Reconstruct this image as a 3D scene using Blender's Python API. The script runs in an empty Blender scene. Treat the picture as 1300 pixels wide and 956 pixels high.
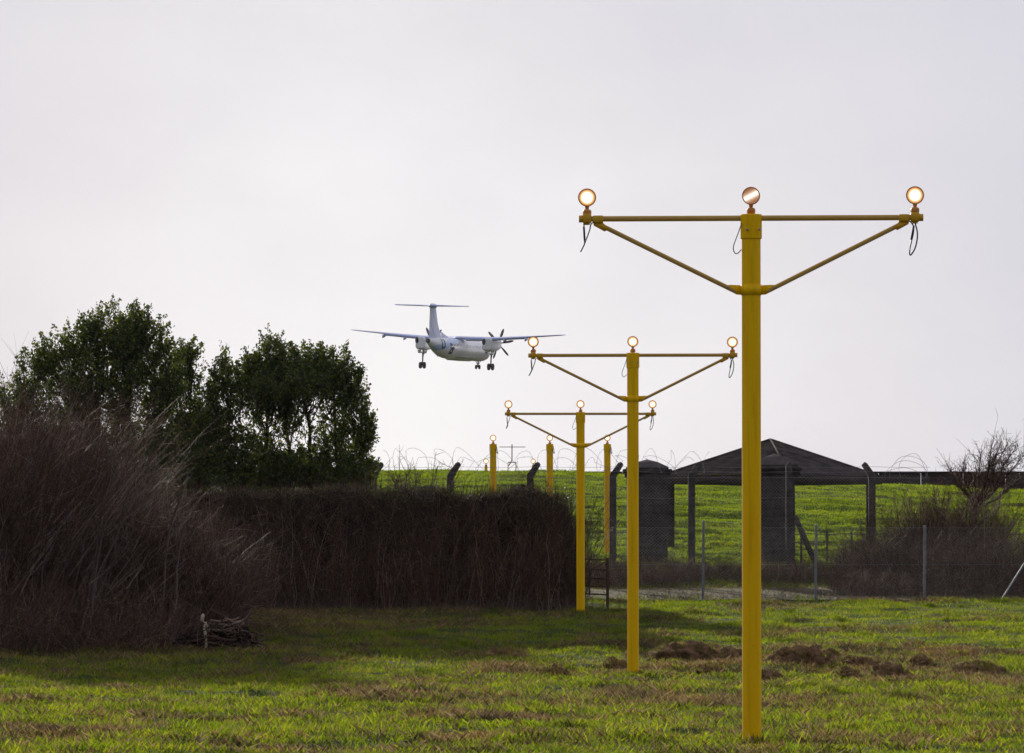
import bpy, math, random
import numpy as np
from mathutils import Vector, Matrix
R = math.radians
C = bpy.context.scene.collection
sc = bpy.context.scene
rng = np.random.default_rng(7)
random.seed(7)

# ------------------------------------------------------------------ camera, sky, sun, exposure
F = 6667.0                     # focal length in photo pixels (1300 wide)
CZ = 1.65                      # eye height over the near grass
PITCH = math.atan(242 / F)
cam_d = bpy.data.cameras.new('camera')
cam = bpy.data.objects.new('camera', cam_d); C.objects.link(cam)
cam_d.sensor_width = 36; cam_d.lens = 36 * F / 1300
cam_d.clip_start = 1; cam_d.clip_end = 6000
cam.location = (0, 0, CZ); cam.rotation_euler = (R(90) + PITCH, 0, 0)
sc.camera = cam

SUN_EL, SUN_AZ = R(11.3), R(-14)      # azimuth from +Y, negative = left
w = bpy.data.worlds.new('World'); sc.world = w; w.use_nodes = True
nt = w.node_tree; nt.nodes.clear()
def N(tree, typ, **kw):
    n = tree.nodes.new(typ)
    for k, v in kw.items(): setattr(n, k, v)
    return n
out = N(nt, 'ShaderNodeOutputWorld'); bg = N(nt, 'ShaderNodeBackground')
sky = N(nt, 'ShaderNodeTexSky', sky_type='NISHITA', sun_disc=False, sun_elevation=SUN_EL, sun_rotation=SUN_AZ)
tc = N(nt, 'ShaderNodeTexCoord')
nrm = N(nt, 'ShaderNodeVectorMath', operation='NORMALIZE'); nt.links.new(tc.outputs['Generated'], nrm.inputs[0])
def glow(px, py):
    v = Vector(((px - 650) / F, math.cos(PITCH), math.sin(PITCH) + (478 - py) / F)).normalized()
    d = N(nt, 'ShaderNodeVectorMath', operation='DOT_PRODUCT'); nt.links.new(nrm.outputs[0], d.inputs[0]); d.inputs[1].default_value = v
    a = N(nt, 'ShaderNodeMath', operation='ARCCOSINE', use_clamp=False); nt.links.new(d.outputs['Value'], a.inputs[0])
    return a.outputs[0]
ang = glow(520, 520)
cr = N(nt, 'ShaderNodeValToRGB')
mr = N(nt, 'ShaderNodeMapRange'); mr.inputs['From Max'].default_value = 0.5
nt.links.new(ang, mr.inputs['Value'])
# thin high cloud: a little wavy mottling moves the edge of the bright part
nz = N(nt, 'ShaderNodeTexNoise'); nz.inputs['Scale'].default_value = 13; nz.inputs['Detail'].default_value = 5; nz.inputs['Roughness'].default_value = .55
mp = N(nt, 'ShaderNodeMapping'); mp.inputs['Scale'].default_value = (1, 1, 1.7)
nt.links.new(nrm.outputs[0], mp.inputs[0]); nt.links.new(mp.outputs[0], nz.inputs['Vector'])
mul = N(nt, 'ShaderNodeMath', operation='MULTIPLY_ADD'); nt.links.new(nz.outputs['Fac'], mul.inputs[0]); mul.inputs[1].default_value = .26
nt.links.new(mr.outputs[0], mul.inputs[2])
nt.links.new(mul.outputs[0], cr.inputs[0])
e = cr.color_ramp.elements
e[0].position = .13; e[0].color = (.90, .895, .925, 1)
e[1].position = .41; e[1].color = (.665, .66, .735, 1)
x = cr.color_ramp.elements.new(.21); x.color = (.835, .825, .865, 1)
x = cr.color_ramp.elements.new(.295); x.color = (.755, .74, .79, 1)
x = cr.color_ramp.elements.new(1.0); x.color = (.62, .62, .70, 1)
# cloud dims away from the sun
sx = N(nt, 'ShaderNodeSeparateXYZ'); nt.links.new(nrm.outputs[0], sx.inputs[0])
back = N(nt, 'ShaderNodeMapRange', interpolation_type='SMOOTHSTEP'); back.inputs['From Min'].default_value = -.6; back.inputs['From Max'].default_value = .8
back.inputs['To Min'].default_value = .60; back.inputs['To Max'].default_value = 1
nt.links.new(sx.outputs['Y'], back.inputs['Value'])
vm = N(nt, 'ShaderNodeVectorMath', operation='SCALE'); nt.links.new(cr.outputs[0], vm.inputs[0]); nt.links.new(back.outputs[0], vm.inputs['Scale'])
sk = N(nt, 'ShaderNodeVectorMath', operation='SCALE'); nt.links.new(sky.outputs[0], sk.inputs[0]); sk.inputs['Scale'].default_value = .06
mx = N(nt, 'ShaderNodeMix', data_type='RGBA'); mx.inputs[0].default_value = .975
nt.links.new(sk.outputs[0], mx.inputs['A']); nt.links.new(vm.outputs[0], mx.inputs['B'])
nt.links.new(mx.outputs['Result'], bg.inputs[0]); bg.inputs[1].default_value = 1.0
nt.links.new(bg.outputs[0], out.inputs[0])

sd = bpy.data.lights.new('sun', 'SUN'); sd.energy = 4.8; sd.angle = R(1.0); sd.color = (1, .93, .80)
so = bpy.data.objects.new('sun', sd); C.objects.link(so)
sdir = Vector((math.sin(SUN_AZ) * math.cos(SUN_EL), math.cos(SUN_AZ) * math.cos(SUN_EL), math.sin(SUN_EL)))
so.rotation_euler = sdir.to_track_quat('Z', 'Y').to_euler(); so.location = sdir * 300
sc.view_settings.view_transform = 'Standard'; sc.view_settings.look = 'None'
sc.view_settings.exposure = 0; sc.view_settings.gamma = 1
sc.render.engine = 'CYCLES'
sc.cycles.sample_clamp_direct = 6; sc.cycles.sample_clamp_indirect = 3; sc.cycles.max_bounces = 6; sc.cycles.use_denoising = True

# ------------------------------------------------------------------ helpers
def P(px, py, d):
    """world point at depth d seen at photo pixel (px, py)"""
    v = (478 - py) / F
    yy = math.cos(PITCH) - v * math.sin(PITCH); zz = math.sin(PITCH) + v * math.cos(PITCH)
    k = d / yy
    return Vector(((px - 650) / F * k, d, CZ + zz * k))
def X(px, d): return (px - 650) / F * d

def tag(o, label=None, cat=None, group=None, kind=None):
    if label: o['label'] = label
    if cat: o['category'] = cat
    if group: o['group'] = group
    if kind: o['kind'] = kind
    return o
def empty(name, loc, label, cat, group=None):
    o = bpy.data.objects.new(name, None); C.objects.link(o); o.location = loc; o.empty_display_size = .3
    return tag(o, label, cat, group)
def mk(name, verts, faces, m, parent=None, smooth=False, attr=None, world=False):
    """verts (N,3); faces: list of (n,k) int arrays (or lists of polygons). world=True: verts in world space, parent moves them"""
    verts = np.asarray(verts, dtype=np.float32)
    if parent is not None and world:
        verts = verts - np.array(parent.location, dtype=np.float32)
    me = bpy.data.meshes.new(name)
    idx = []; tot = []
    for f in faces:
        if isinstance(f, np.ndarray):
            idx.append(f.reshape(-1)); tot.append(np.full(len(f), f.shape[1]))
        else:
            idx.append(np.array(f)); tot.append(np.array([len(f)]))
    idx = np.concatenate(idx).astype(np.int32); tot = np.concatenate(tot).astype(np.int32)
    me.vertices.add(len(verts)); me.vertices.foreach_set('co', verts.reshape(-1))
    me.loops.add(len(idx)); me.loops.foreach_set('vertex_index', idx)
    me.polygons.add(len(tot)); st = np.concatenate([[0], np.cumsum(tot)[:-1]]).astype(np.int32)
    me.polygons.foreach_set('loop_start', st); me.polygons.foreach_set('loop_total', tot)
    if smooth: me.polygons.foreach_set('use_smooth', np.ones(len(tot), dtype=bool))
    if attr:
        for k, v in attr.items():
            a = me.attributes.new(k, 'FLOAT', 'POINT'); a.data.foreach_set('value', np.asarray(v, dtype=np.float32))
    me.update(calc_edges=True); me.validate()
    me.materials.append(m)
    o = bpy.data.objects.new(name, me); C.objects.link(o)
    if parent is not None: o.parent = parent
    return o

class MB:
    """collects boxes, tubes and rings into one mesh"""
    def __init__(s): s.v = []; s.f = []; s.n = 0
    def add(s, v, f):
        s.v.append(np.asarray(v, dtype=float).reshape(-1, 3))
        for q in f: s.f.append([i + s.n for i in q])
        s.n += len(s.v[-1])
    def box(s, c, size, M=None, bev=0.0):
        hx, hy, hz = [q / 2 for q in size]
        if bev > 0:   # chamfered vertical edges and top/bottom
            b = bev
            ring = lambda z, i: [(-hx + b + i, -hy + i, z), (hx - b - i, -hy + i, z), (hx - i, -hy + b + i, z), (hx - i, hy - b - i, z), (hx - b - i, hy - i, z), (-hx + b + i, hy - i, z), (-hx + i, hy - b - i, z), (-hx + i, -hy + b + i, z)]
            v = ring(-hz, b * .5) + ring(-hz + b, 0) + ring(hz - b, 0) + ring(hz, b * .5)
            f = [[k * 8 + i, k * 8 + (i + 1) % 8, k * 8 + 8 + (i + 1) % 8, k * 8 + 8 + i] for k in range(3) for i in range(8)]
            f += [list(range(7, -1, -1)), list(range(24, 32))]
        else:
            v = [(a, b_, c_) for c_ in (-hz, hz) for a, b_ in ((-hx, -hy), (hx, -hy), (hx, hy), (-hx, hy))]
            f = [[3, 2, 1, 0], [4, 5, 6, 7], [0, 1, 5, 4], [1, 2, 6, 5], [2, 3, 7, 6], [3, 0, 4, 7]]
        v = [Vector(q) for q in v]
        if M is not None: v = [M @ q for q in v]
        s.add([q + Vector(c) for q in v], f)
    def tube(s, pts, r, n=10, cap=True):
        pts = [Vector(p) for p in pts]; K = len(pts)
        rr = r if hasattr(r, '__len__') else [r] * K
        up = None; V = []
        for i, p in enumerate(pts):
            t = (pts[min(i + 1, K - 1)] - pts[max(i - 1, 0)]).normalized()
            if up is None: up = Vector((0, 0, 1)) if abs(t.z) < .9 else Vector((0, -1, 0))
            a = t.cross(up).normalized(); b = a.cross(t).normalized(); up = b
            for k in range(n):
                q = 2 * math.pi * (k + .5) / n
                V.append(p + (a * math.cos(q) + b * math.sin(q)) * rr[i])
        f = [[i * n + k, i * n + (k + 1) % n, (i + 1) * n + (k + 1) % n, (i + 1) * n + k] for i in range(K - 1) for k in range(n)]
        if cap: f += [list(range(n - 1, -1, -1)), [(K - 1) * n + k for k in range(n)]]
        s.add(V, f)
    def lathe(s, prof, M, n=24, cap=True):
        """prof: (radius, height) list along local Z, M places it"""
        V = [M @ Vector((r * math.cos(2 * math.pi * k / n), r * math.sin(2 * math.pi * k / n), h)) for r, h in prof for k in range(n)]
        K = len(prof)
        f = [[i * n + k, i * n + (k + 1) % n, (i + 1) * n + (k + 1) % n, (i + 1) * n + k] for i in range(K - 1) for k in range(n)]
        if cap: f += [list(range(n - 1, -1, -1)), [(K - 1) * n + k for k in range(n)]]
        s.add(V, f)
    def prism(s, poly, y0, y1):
        """polygon in XZ extruded along Y"""
        n = len(poly)
        V = [(a, y0, b) for a, b in poly] + [(a, y1, b) for a, b in poly]
        s.add(V, [list(range(n)), list(range(2 * n - 1, n - 1, -1))] + [[i, i + n, (i + 1) % n + n, (i + 1) % n] for i in range(n)])
    def build(s, name, m, parent=None, smooth=False, world=False, bevel=0):
        o = mk(name, np.concatenate(s.v), s.f, m, parent, smooth, world=world)
        if smooth:
            try: o.data.set_sharp_from_angle(angle=R(40))
            except Exception: pass
        if bevel:
            b = o.modifiers.new('bevel', 'BEVEL'); b.width = bevel; b.segments = 2; b.limit_method = 'ANGLE'
        return o

def tubes(paths, radii, n=3):
    """paths (N,K,3), radii (N,K) -> verts, faces of N thin tubes"""
    Nn, K, _ = paths.shape
    t = paths[:, -1] - paths[:, 0]; t /= np.linalg.norm(t, axis=1, keepdims=True) + 1e-9
    ref = np.where(np.abs(t[:, 2:3]) < .9, np.array([[0, 0, 1.]]), np.array([[1., 0, 0]]))
    a = np.cross(t, ref); a /= np.linalg.norm(a, axis=1, keepdims=True) + 1e-9
    b = np.cross(a, t)
    q = 2 * np.pi * np.arange(n) / n
    ring = a[:, None, None, :] * np.cos(q)[None, None, :, None] + b[:, None, None, :] * np.sin(q)[None, None, :, None]
    V = paths[:, :, None, :] + ring * radii[:, :, None, None]
    base = (np.arange(Nn) * K * n)[:, None, None]
    i = np.arange(K - 1)[None, :, None] * n; k = np.arange(n)[None, None, :]; k2 = (k + 1) % n
    Fq = np.stack([base + i + k, base + i + k2, base + i + n + k2, base + i + n + k], axis=-1).reshape(-1, 4)
    return V.reshape(-1, 3), Fq
def join(parts):
    vs = []; fs = []; n = 0
    for v, f in parts:
        vs.append(v); fs.append(f + n); n += len(v)
    return np.concatenate(vs), np.concatenate(fs)

def leaf_quads(c, size, nrm_rand=1.0):
    n = len(c); d = rng.normal(0, 1, (n, 3)); d[:, 2] = np.abs(d[:, 2]) * .9 + .2; d /= np.linalg.norm(d, axis=1, keepdims=True)
    e = rng.normal(0, 1, (n, 3)); e -= (e * d).sum(1, keepdims=True) * d; e /= np.linalg.norm(e, axis=1, keepdims=True)
    L_ = size[:, None]; W_ = L_ * .26
    V = np.stack([c - d * L_ * .5, c + e * W_ - d * L_ * .05, c + d * L_ * .5, c - e * W_ - d * L_ * .05], 1)
    b = (np.arange(n) * 4)[:, None]; return V.reshape(-1, 3), b + np.array([[0, 1, 2, 3]])
def waves(seed, n, l0, l1):
    r = np.random.default_rng(seed)
    th = r.uniform(0, 2 * np.pi, n); L = np.exp(r.uniform(np.log(l0), np.log(l1), n))
    return np.cos(th) * 2 * np.pi / L, np.sin(th) * 2 * np.pi / L, r.uniform(0, 2 * np.pi, n), L / L.max()
W1 = waves(1, 26, .7, 5); W2 = waves(2, 10, 8, 30); W3 = waves(3, 24, .35, 1.2); WD = waves(4, 22, 1.2, 9)
def wsum(W, x, y):
    s = 0
    for a, b, p, m in zip(*W): s = s + m * np.sin(a * x + b * y + p)
    return s / math.sqrt(len(W[0]))
GD = np.array([-60, 40, 79, 85, 95, 103, 109.3, 116, 120, 125, 130, 135, 150, 160, 165, 169, 175, 5000.])
GZ = np.array([-1.66, -1.66, -1.68, -1.60, -1.34, -1.12, -.95, -.76, -.66, -.50, -.12, .08, 1.56, 2.56, 3.00, 3.16, 3.05, 3.05])
def crest(px):   # photo row of the hill's skyline
    return np.interp(px, [300, 690, 770, 1125, 1300, 1700], [602, 602, 606, 619, 627, 634])
def G(x, y, bumps=True):
    x = np.asarray(x, float); y = np.asarray(y, float)
    z = np.interp(y, GD, GZ)
    px = 650 + x / np.maximum(y, 60) * F
    zc = (720 - crest(px)) / F * 167.0
    z = np.where(y > 135, .08 + (z - .08) * (zc - .08) / (3.03 - .08), z)
    if bumps:
        k = np.clip((y - 135) / 8, 0, 1)
        flat = np.where((y > 115.5) & (y < 126), .2, 1.0)
        z = z + flat * (.062 * wsum(W1, x, y) * (1 - .45 * k) + .026 * wsum(W3, x, y)) + .03 * wsum(W2, x, y)
        z = z + k * np.clip((167 - y) / 12, 0, 1) * .07 * wsum(W1, x * .5, y * .8)
    return z + CZ
def g(x, y): return float(G(x, y))

# ------------------------------------------------------------------ materials
def mat(name): 
    m = bpy.data.materials.new(name); m.use_nodes = True; t = m.node_tree; t.nodes.clear()
    o = N(t, 'ShaderNodeOutputMaterial'); return m, t, o
def bsdf(t, col, rough=.6, metal=0., spec=.5):
    b = N(t, 'ShaderNodeBsdfPrincipled'); b.inputs['Roughness'].default_value = rough; b.inputs['Metallic'].default_value = metal
    b.inputs['Specular IOR Level'].default_value = spec
    if col is not None: b.inputs['Base Color'].default_value = (*col, 1)
    return b
def noise(t, scale, detail=4, rough=.6, coord='Object', vscale=None):
    c = N(t, 'ShaderNodeTexCoord'); n = N(t, 'ShaderNodeTexNoise'); n.inputs['Scale'].default_value = scale
    n.inputs['Detail'].default_value = detail; n.inputs['Roughness'].default_value = rough
    if vscale:
        m = N(t, 'ShaderNodeMapping'); m.inputs['Scale'].default_value = vscale
        t.links.new(c.outputs[coord], m.inputs[0]); t.links.new(m.outputs[0], n.inputs['Vector'])
    else: t.links.new(c.outputs[coord], n.inputs['Vector'])
    return n
def ramp(t, src, stops):
    r = N(t, 'ShaderNodeValToRGB'); el = r.color_ramp.elements
    el[0].position, el[0].color = stops[0][0], (*stops[0][1], 1); el[1].position, el[1].color = stops[-1][0], (*stops[-1][1], 1)
    for p, c in stops[1:-1]: el.new(p).color = (*c, 1)
    t.links.new(src, r.inputs[0]); return r
def painted(name, c1, c2, scale=3, rough=.5, spec=.5, metal=0., bump=0., vscale=None, detail=5):
    m, t, o = mat(name); n = noise(t, scale, detail, vscale=vscale)
    r = ramp(t, n.outputs['Fac'], [(.35, c1), (.65, c2)])
    b = bsdf(t, None, rough, metal, spec); t.links.new(r.outputs[0], b.inputs['Base Color'])
    if bump:
        bp = N(t, 'ShaderNodeBump'); bp.inputs['Strength'].default_value = bump; bp.inputs['Distance'].default_value = .02
        n2 = noise(t, scale * 6, 6, vscale=vscale); t.links.new(n2.outputs['Fac'], bp.inputs['Height']); t.links.new(bp.outputs[0], b.inputs['Normal'])
    t.links.new(b.outputs[0], o.inputs[0]); return m
def leafy(name, stops, trans, tmix=.45, rough=.45, spec=.4, dry=None, patch=0., pscale=.6, pcol=None, gloss=.0):
    """thin leaves or blades: colour varies by island; light comes through"""
    m, t, o = mat(name)
    geo = N(t, 'ShaderNodeNewGeometry')
    r = ramp(t, geo.outputs['Random Per Island'], stops)
    col = r.outputs[0]
    tr = ramp(t, geo.outputs['Random Per Island'], trans); tcol = tr.outputs[0]
    if dry:
        at = N(t, 'ShaderNodeAttribute', attribute_name='dry')
        dr = ramp(t, geo.outputs['Random Per Island'], dry)
        mx_ = N(t, 'ShaderNodeMix', data_type='RGBA'); t.links.new(at.outputs['Fac'], mx_.inputs[0]); t.links.new(col, mx_.inputs['A']); t.links.new(dr.outputs[0], mx_.inputs['B']); col = mx_.outputs['Result']
        mx2 = N(t, 'ShaderNodeMix', data_type='RGBA'); t.links.new(at.outputs['Fac'], mx2.inputs[0]); t.links.new(tcol, mx2.inputs['A']); t.links.new(dr.outputs[0], mx2.inputs['B']); tcol = mx2.outputs['Result']
    if patch:
        pn = noise(t, pscale, 5, .6); pr_ = ramp(t, pn.outputs['Fac'], [(.34, (1 - patch, 1 - patch * .95, 1 - patch * .6)), (.52, (1, 1, 1)), (.68, (1.25, 1.1, .9))])
        for nm in ('c', 't'):
            mm = N(t, 'ShaderNodeMix', data_type='RGBA', blend_type='MULTIPLY'); mm.inputs[0].default_value = 1; t.links.new(col if nm == 'c' else tcol, mm.inputs['A']); t.links.new(pr_.outputs[0], mm.inputs['B'])
            if nm == 'c': col = mm.outputs['Result']
            else: tcol = mm.outputs['Result']
    b = bsdf(t, None, rough, 0, spec); t.links.new(col, b.inputs['Base Color'])
    tl = N(t, 'ShaderNodeBsdfTranslucent'); t.links.new(tcol, tl.inputs[0])
    ms = N(t, 'ShaderNodeMixShader'); ms.inputs[0].default_value = tmix
    t.links.new(b.outputs[0], ms.inputs[1]); t.links.new(tl.outputs[0], ms.inputs[2]); t.links.new(ms.outputs[0], o.inputs[0])
    return m
def twiggy(name, stops, rough=.7, spec=.3):
    m, t, o = mat(name); geo = N(t, 'ShaderNodeNewGeometry'); r = ramp(t, geo.outputs['Random Per Island'], stops)
    b = bsdf(t, None, rough, 0, spec); t.links.new(r.outputs[0], b.inputs['Base Color']); t.links.new(b.outputs[0], o.inputs[0]); return m

def yellow():
    m, t, o = mat('yellow_paint')
    a = noise(t, 1.6, 6, .6, vscale=(1, 1, .5)); r1 = ramp(t, a.outputs['Fac'], [(.3, (.95, .53, .0)), (.7, (1.0, .62, .0))])
    d = noise(t, 26, 5, .65, vscale=(1, 1, .045)); r2 = ramp(t, d.outputs['Fac'], [(.36, (.72, .66, .5)), (.5, (1, 1, 1))])
    e_ = noise(t, 60, 3, .6); r3 = ramp(t, e_.outputs['Fac'], [(.27, (.45, .38, .3)), (.33, (1, 1, 1))])
    m1 = N(t, 'ShaderNodeMix', data_type='RGBA', blend_type='MULTIPLY'); m1.inputs[0].default_value = .5; t.links.new(r1.outputs[0], m1.inputs['A']); t.links.new(r2.outputs[0], m1.inputs['B'])
    m2 = N(t, 'ShaderNodeMix', data_type='RGBA', blend_type='MULTIPLY'); m2.inputs[0].default_value = .7; t.links.new(m1.outputs['Result'], m2.inputs['A']); t.links.new(r3.outputs[0], m2.inputs['B'])
    b = bsdf(t, None, .5, 0, .12); t.links.new(m2.outputs['Result'], b.inputs['Base Color']); t.links.new(b.outputs[0], o.inputs[0]); return m
M_yellow = yellow()
M_brass = painted('yellow_casting', (.62, .32, .004), (.72, .42, .006), 30, .5)
M_tube = painted('dull_yellow_tube', (.52, .31, .06), (.60, .37, .07), 6, .5)
M_orange = painted('orange_fitting', (.55, .17, .03), (.65, .25, .04), 20, .5)
M_cable = painted('dark_cable', (.012, .01, .03), (.02, .016, .04), 10, .5)
M_bolt = painted('bolt_steel', (.3, .28, .3), (.45, .4, .42), 20, .35, metal=.8)
M_conc = painted('old_concrete', (.055, .05, .05), (.12, .105, .10), 5, .9, .2, bump=.5)
M_stone = painted('dark_stone', (.035, .03, .033), (.085, .07, .07), 3, .9, .2, bump=.6)
M_roof = painted('weathered_roofing', (.03, .025, .026), (.085, .068, .066), 2.5, .95, .08, bump=.5, vscale=(1, 1, 3))
M_timber = painted('dark_timber', (.03, .022, .024), (.07, .05, .047), 4, .85, .2, bump=.4, vscale=(.4, 1, 3))
M_iron = painted('black_iron', (.02, .018, .02), (.04, .034, .036), 12, .6)
M_rust = painted('rusty_steel', (.035, .018, .014), (.09, .042, .028), 14, .8, bump=.3)
M_galv = painted('galvanised_steel', (.17, .19, .22), (.27, .29, .33), 9, .45, metal=.5)
M_wire = painted('wire', (.16, .16, .17), (.26, .26, .28), 9, .5, metal=.6)
M_mesh = painted('weathered_mesh_wire', (.10, .10, .10), (.28, .28, .28), 3, .7, .3)
M_moss = painted('moss', (.07, .06, .012), (.16, .12, .02), 20, .9, .1)
M_soil = painted('crumbly_soil', (.07, .038, .022), (.26, .155, .085), 6, .95, .1, bump=1.0)
M_track = painted('worn_track', (.03, .026, .012), (.11, .08, .042), 2.4, .95, .1, bump=.6, detail=9)
M_bark = painted('grey_bark', (.035, .028, .024), (.08, .06, .05), 8, .9, .2, bump=.6, vscale=(1, 1, .3))
M_red = painted('dark_red_paint', (.16, .03, .03), (.24, .06, .05), 8, .6)
M_pale = painted('pale_wood', (.45, .36, .25), (.65, .55, .42), 12, .8)
M_twig = twiggy('brown_twig', [(0, (.028, .015, .011)), (.55, (.088, .042, .028)), (.85, (.18, .10, .068)), (1, (.36, .26, .20))])
M_twig_g = twiggy('greyish_twig', [(0, (.05, .035, .03)), (.6, (.12, .085, .07)), (1, (.25, .19, .16))])
M_hedge = twiggy('hedge_twig', [(0, (.022, .014, .010)), (.5, (.065, .038, .026)), (.85, (.13, .075, .048)), (1, (.30, .20, .14))])
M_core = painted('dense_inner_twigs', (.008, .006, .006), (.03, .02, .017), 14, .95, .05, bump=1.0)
M_leaf = leafy('glossy_leaf', [(0, (.012, .024, .006)), (.6, (.030, .050, .011)), (1, (.12, .14, .03))], [(0, (.05, .10, .005)), (.7, (.17, .24, .012)), (1, (.46, .46, .025))], .30, .5, .35)
M_grass = leafy('grass_blade', [(0, (.022, .055, .006)), (.5, (.045, .095, .010)), (1, (.09, .13, .02))], [(0, (.14, .28, .008)), (1, (.50, .54, .025))], .5, .8, .08,
                dry=[(0, (.10, .060, .030)), (.6, (.22, .15, .075)), (1, (.36, .27, .14))], patch=.55, pscale=1.1)
M_hill = leafy('hill_grass_blade', [(0, (.028, .085, .005)), (.5, (.05, .125, .008)), (1, (.085, .16, .014))], [(0, (.22, .42, .006)), (1, (.54, .62, .012))], .5, .8, .08,
               dry=[(0, (.09, .085, .025)), (1, (.22, .19, .06))], patch=.4, pscale=.5)
def ground_mat():
    m, t, o = mat('rough_turf_soil')
    n = noise(t, .9, 8, .65); n2 = noise(t, 14, 6, .7)
    r = ramp(t, n.outputs['Fac'], [(.36, (.03, .055, .010)), (.5, (.05, .065, .016)), (.62, (.11, .085, .04))])
    r2 = ramp(t, n2.outputs['Fac'], [(.3, (.35, .35, .35)), (.7, (1.4, 1.4, 1.4))])
    mu = N(t, 'ShaderNodeMix', data_type='RGBA', blend_type='MULTIPLY'); mu.inputs[0].default_value = 1
    t.links.new(r.outputs[0], mu.inputs['A']); t.links.new(r2.outputs[0], mu.inputs['B'])
    b = bsdf(t, None, .95, 0, .1); t.links.new(mu.outputs['Result'], b.inputs['Base Color'])
    bp = N(t, 'ShaderNodeBump'); bp.inputs['Distance'].default_value = .04; t.links.new(n2.outputs['Fac'], bp.inputs['Height']); t.links.new(bp.outputs[0], b.inputs['Normal'])
    t.links.new(b.outputs[0], o.inputs[0]); return m
M_ground = ground_mat()

# ------------------------------------------------------------------ ground
xs = np.concatenate([[-1000, -600, -300, -150, -90, -60, -45, -35, -28, -24], np.arange(-21, 21.01, .22), [24, 28, 35, 45, 60, 90, 150, 300, 600, 1000]])
ys = np.concatenate([[-60, -20, 0, 20, 32, 38], np.arange(42, 120, .22), np.arange(120, 178, .3), [182, 188, 200, 220, 260, 320, 450, 700, 1000, 1400]])
gx, gy = np.meshgrid(xs, ys)
gz = G(gx, gy)
nx, ny = len(xs), len(ys)
ii = (np.arange(ny - 1)[:, None] * nx + np.arange(nx - 1)[None, :]).reshape(-1)
quads = np.stack([ii, ii + 1, ii + nx + 1, ii + nx], axis=1)
o = mk('ground', np.stack([gx, gy, gz], -1).reshape(-1, 3), [quads], M_ground, smooth=True); tag(o, kind='structure')

# the worn track running across behind the gate
tx = np.arange(-20, 24, .3); ty = np.arange(116.0, 125.51, .25)
TX, TY = np.meshgrid(tx, ty); edge = .5 * wsum(WD, TX, 0 * TX)
TYw = TY + edge * np.where(TY < 121.5, 1, .6) * .6
tz = G(TX, TYw) + .03
n_ = len(tx); ii = (np.arange(len(ty) - 1)[:, None] * n_ + np.arange(n_ - 1)[None, :]).reshape(-1)
o = mk('track', np.stack([TX, TYw, tz], -1).reshape(-1, 3), [np.stack([ii, ii + 1, ii + n_ + 1, ii + n_], axis=1)], M_track, smooth=True); tag(o, kind='structure')

# grass: single tapering blades, leaning every way
def blades(name, label, m, x, y, h, wd, dry, cat='grass', lean=.5):
    n = len(x); z = G(x, y) - .01
    th = rng.uniform(0, 2 * np.pi, n); lx = rng.normal(0, lean, n) * h; ly = rng.normal(0, lean, n) * h
    dx = np.cos(th) * wd / 2; dy = np.sin(th) * wd / 2
    V = np.empty((n, 4, 3))
    V[:, 0] = np.stack([x - dx, y - dy, z], -1); V[:, 1] = np.stack([x + dx, y + dy, z], -1)
    V[:, 2] = np.stack([x + dx * .8 + lx * .4, y + dy * .8 + ly * .4, z + h * .55], -1)
    V[:, 3] = np.stack([x + lx, y + ly, z + h * .95], -1)
    b = (np.arange(n) * 4)[:, None]
    Fc = b + np.array([[0, 1, 2, 3]])
    o = mk(name, V.reshape(-1, 3), [Fc], m, attr={'dry': np.repeat(dry, 4)})
    return tag(o, label, cat, kind='stuff')
def field(n, d0, d1, margin=60, pxa=None, pxb=None):
    u = rng.uniform(0, 1, n); y = d0 + (d1 - d0) * u
    a = -margin if pxa is None else pxa; b = 1300 + margin if pxb is None else pxb
    px = rng.uniform(a, b, n); return (px - 650) / F * y, y, px
x, y, px = field(540000, 43.5, 116.3)
tus = wsum(W1, x, y)
dryf = wsum(WD, x, y)
nearhedge = np.clip((y - 96) / 12, 0, 1) * np.clip((760 - px) / 80, 0, 1)
leftdry = np.clip((520 - px) / 200, 0, 1) * np.clip((y - 78) / 14, 0, 1)
pd = np.clip(.16 + .28 * np.clip(wsum(W3, x, y), 0, 1) + .5 * (dryf > .5) + .4 * nearhedge + .35 * leftdry - .25 * (px > 620) * (y > 92), .04, .92)
pd = np.clip(pd + .45 * ((px > 790) & (px < 1240) & (y > 80) & (y < 93)) * (wsum(W3, x, y) + .6 * dryf > -.1) + .3 * (wsum(W2, x * 2, y * 1.3) > .6), .04, .94)
dry = (rng.uniform(0, 1, len(x)) < pd).astype(float)
h = rng.uniform(.03, .08, len(x)) * (1 + .45 * np.clip(tus, -1.3, 1.8)) * (1 + .6 * dry * (pd > .4))
blades('grass', 'short rough green meadow grass in front of the hedge and fence', M_grass, x, y, h, rng.uniform(.005, .011, len(x)), dry)
# taller dry tussocks
cx, cy, cpx = field(1150, 45, 116)
k = rng.integers(0, len(cx), 110000)
keep = (wsum(WD, cx, cy) > .05)[k]; k = k[keep]
x = cx[k] + rng.normal(0, .14, len(k)); y = cy[k] + rng.normal(0, .14, len(k))
blades('dry_tussock_grass', 'straw coloured tussocks scattered over the near meadow', M_grass, x, y, rng.uniform(.05, .13, len(x)), rng.uniform(.004, .009, len(x)), (rng.uniform(0, 1, len(x)) < .8).astype(float), lean=.6)
# coarse dark green tufts that stand up and shade their own feet
cx, cy, cpx = field(900, 48, 118); k = rng.integers(0, len(cx), 110000); rad_ = rng.uniform(.05, .22, len(cx))[k]
x = cx[k] + rng.normal(0, 1, len(k)) * rad_ * 1.3; y = cy[k] + rng.normal(0, 1, len(k)) * rad_
blades('grass_tufts', 'coarse taller green tufts dotted over the near meadow', M_grass, x, y, rng.uniform(.05, .14, len(x)), rng.uniform(.005, .010, len(x)), (rng.uniform(0, 1, len(x)) < .12).astype(float), lean=.3)
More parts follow.
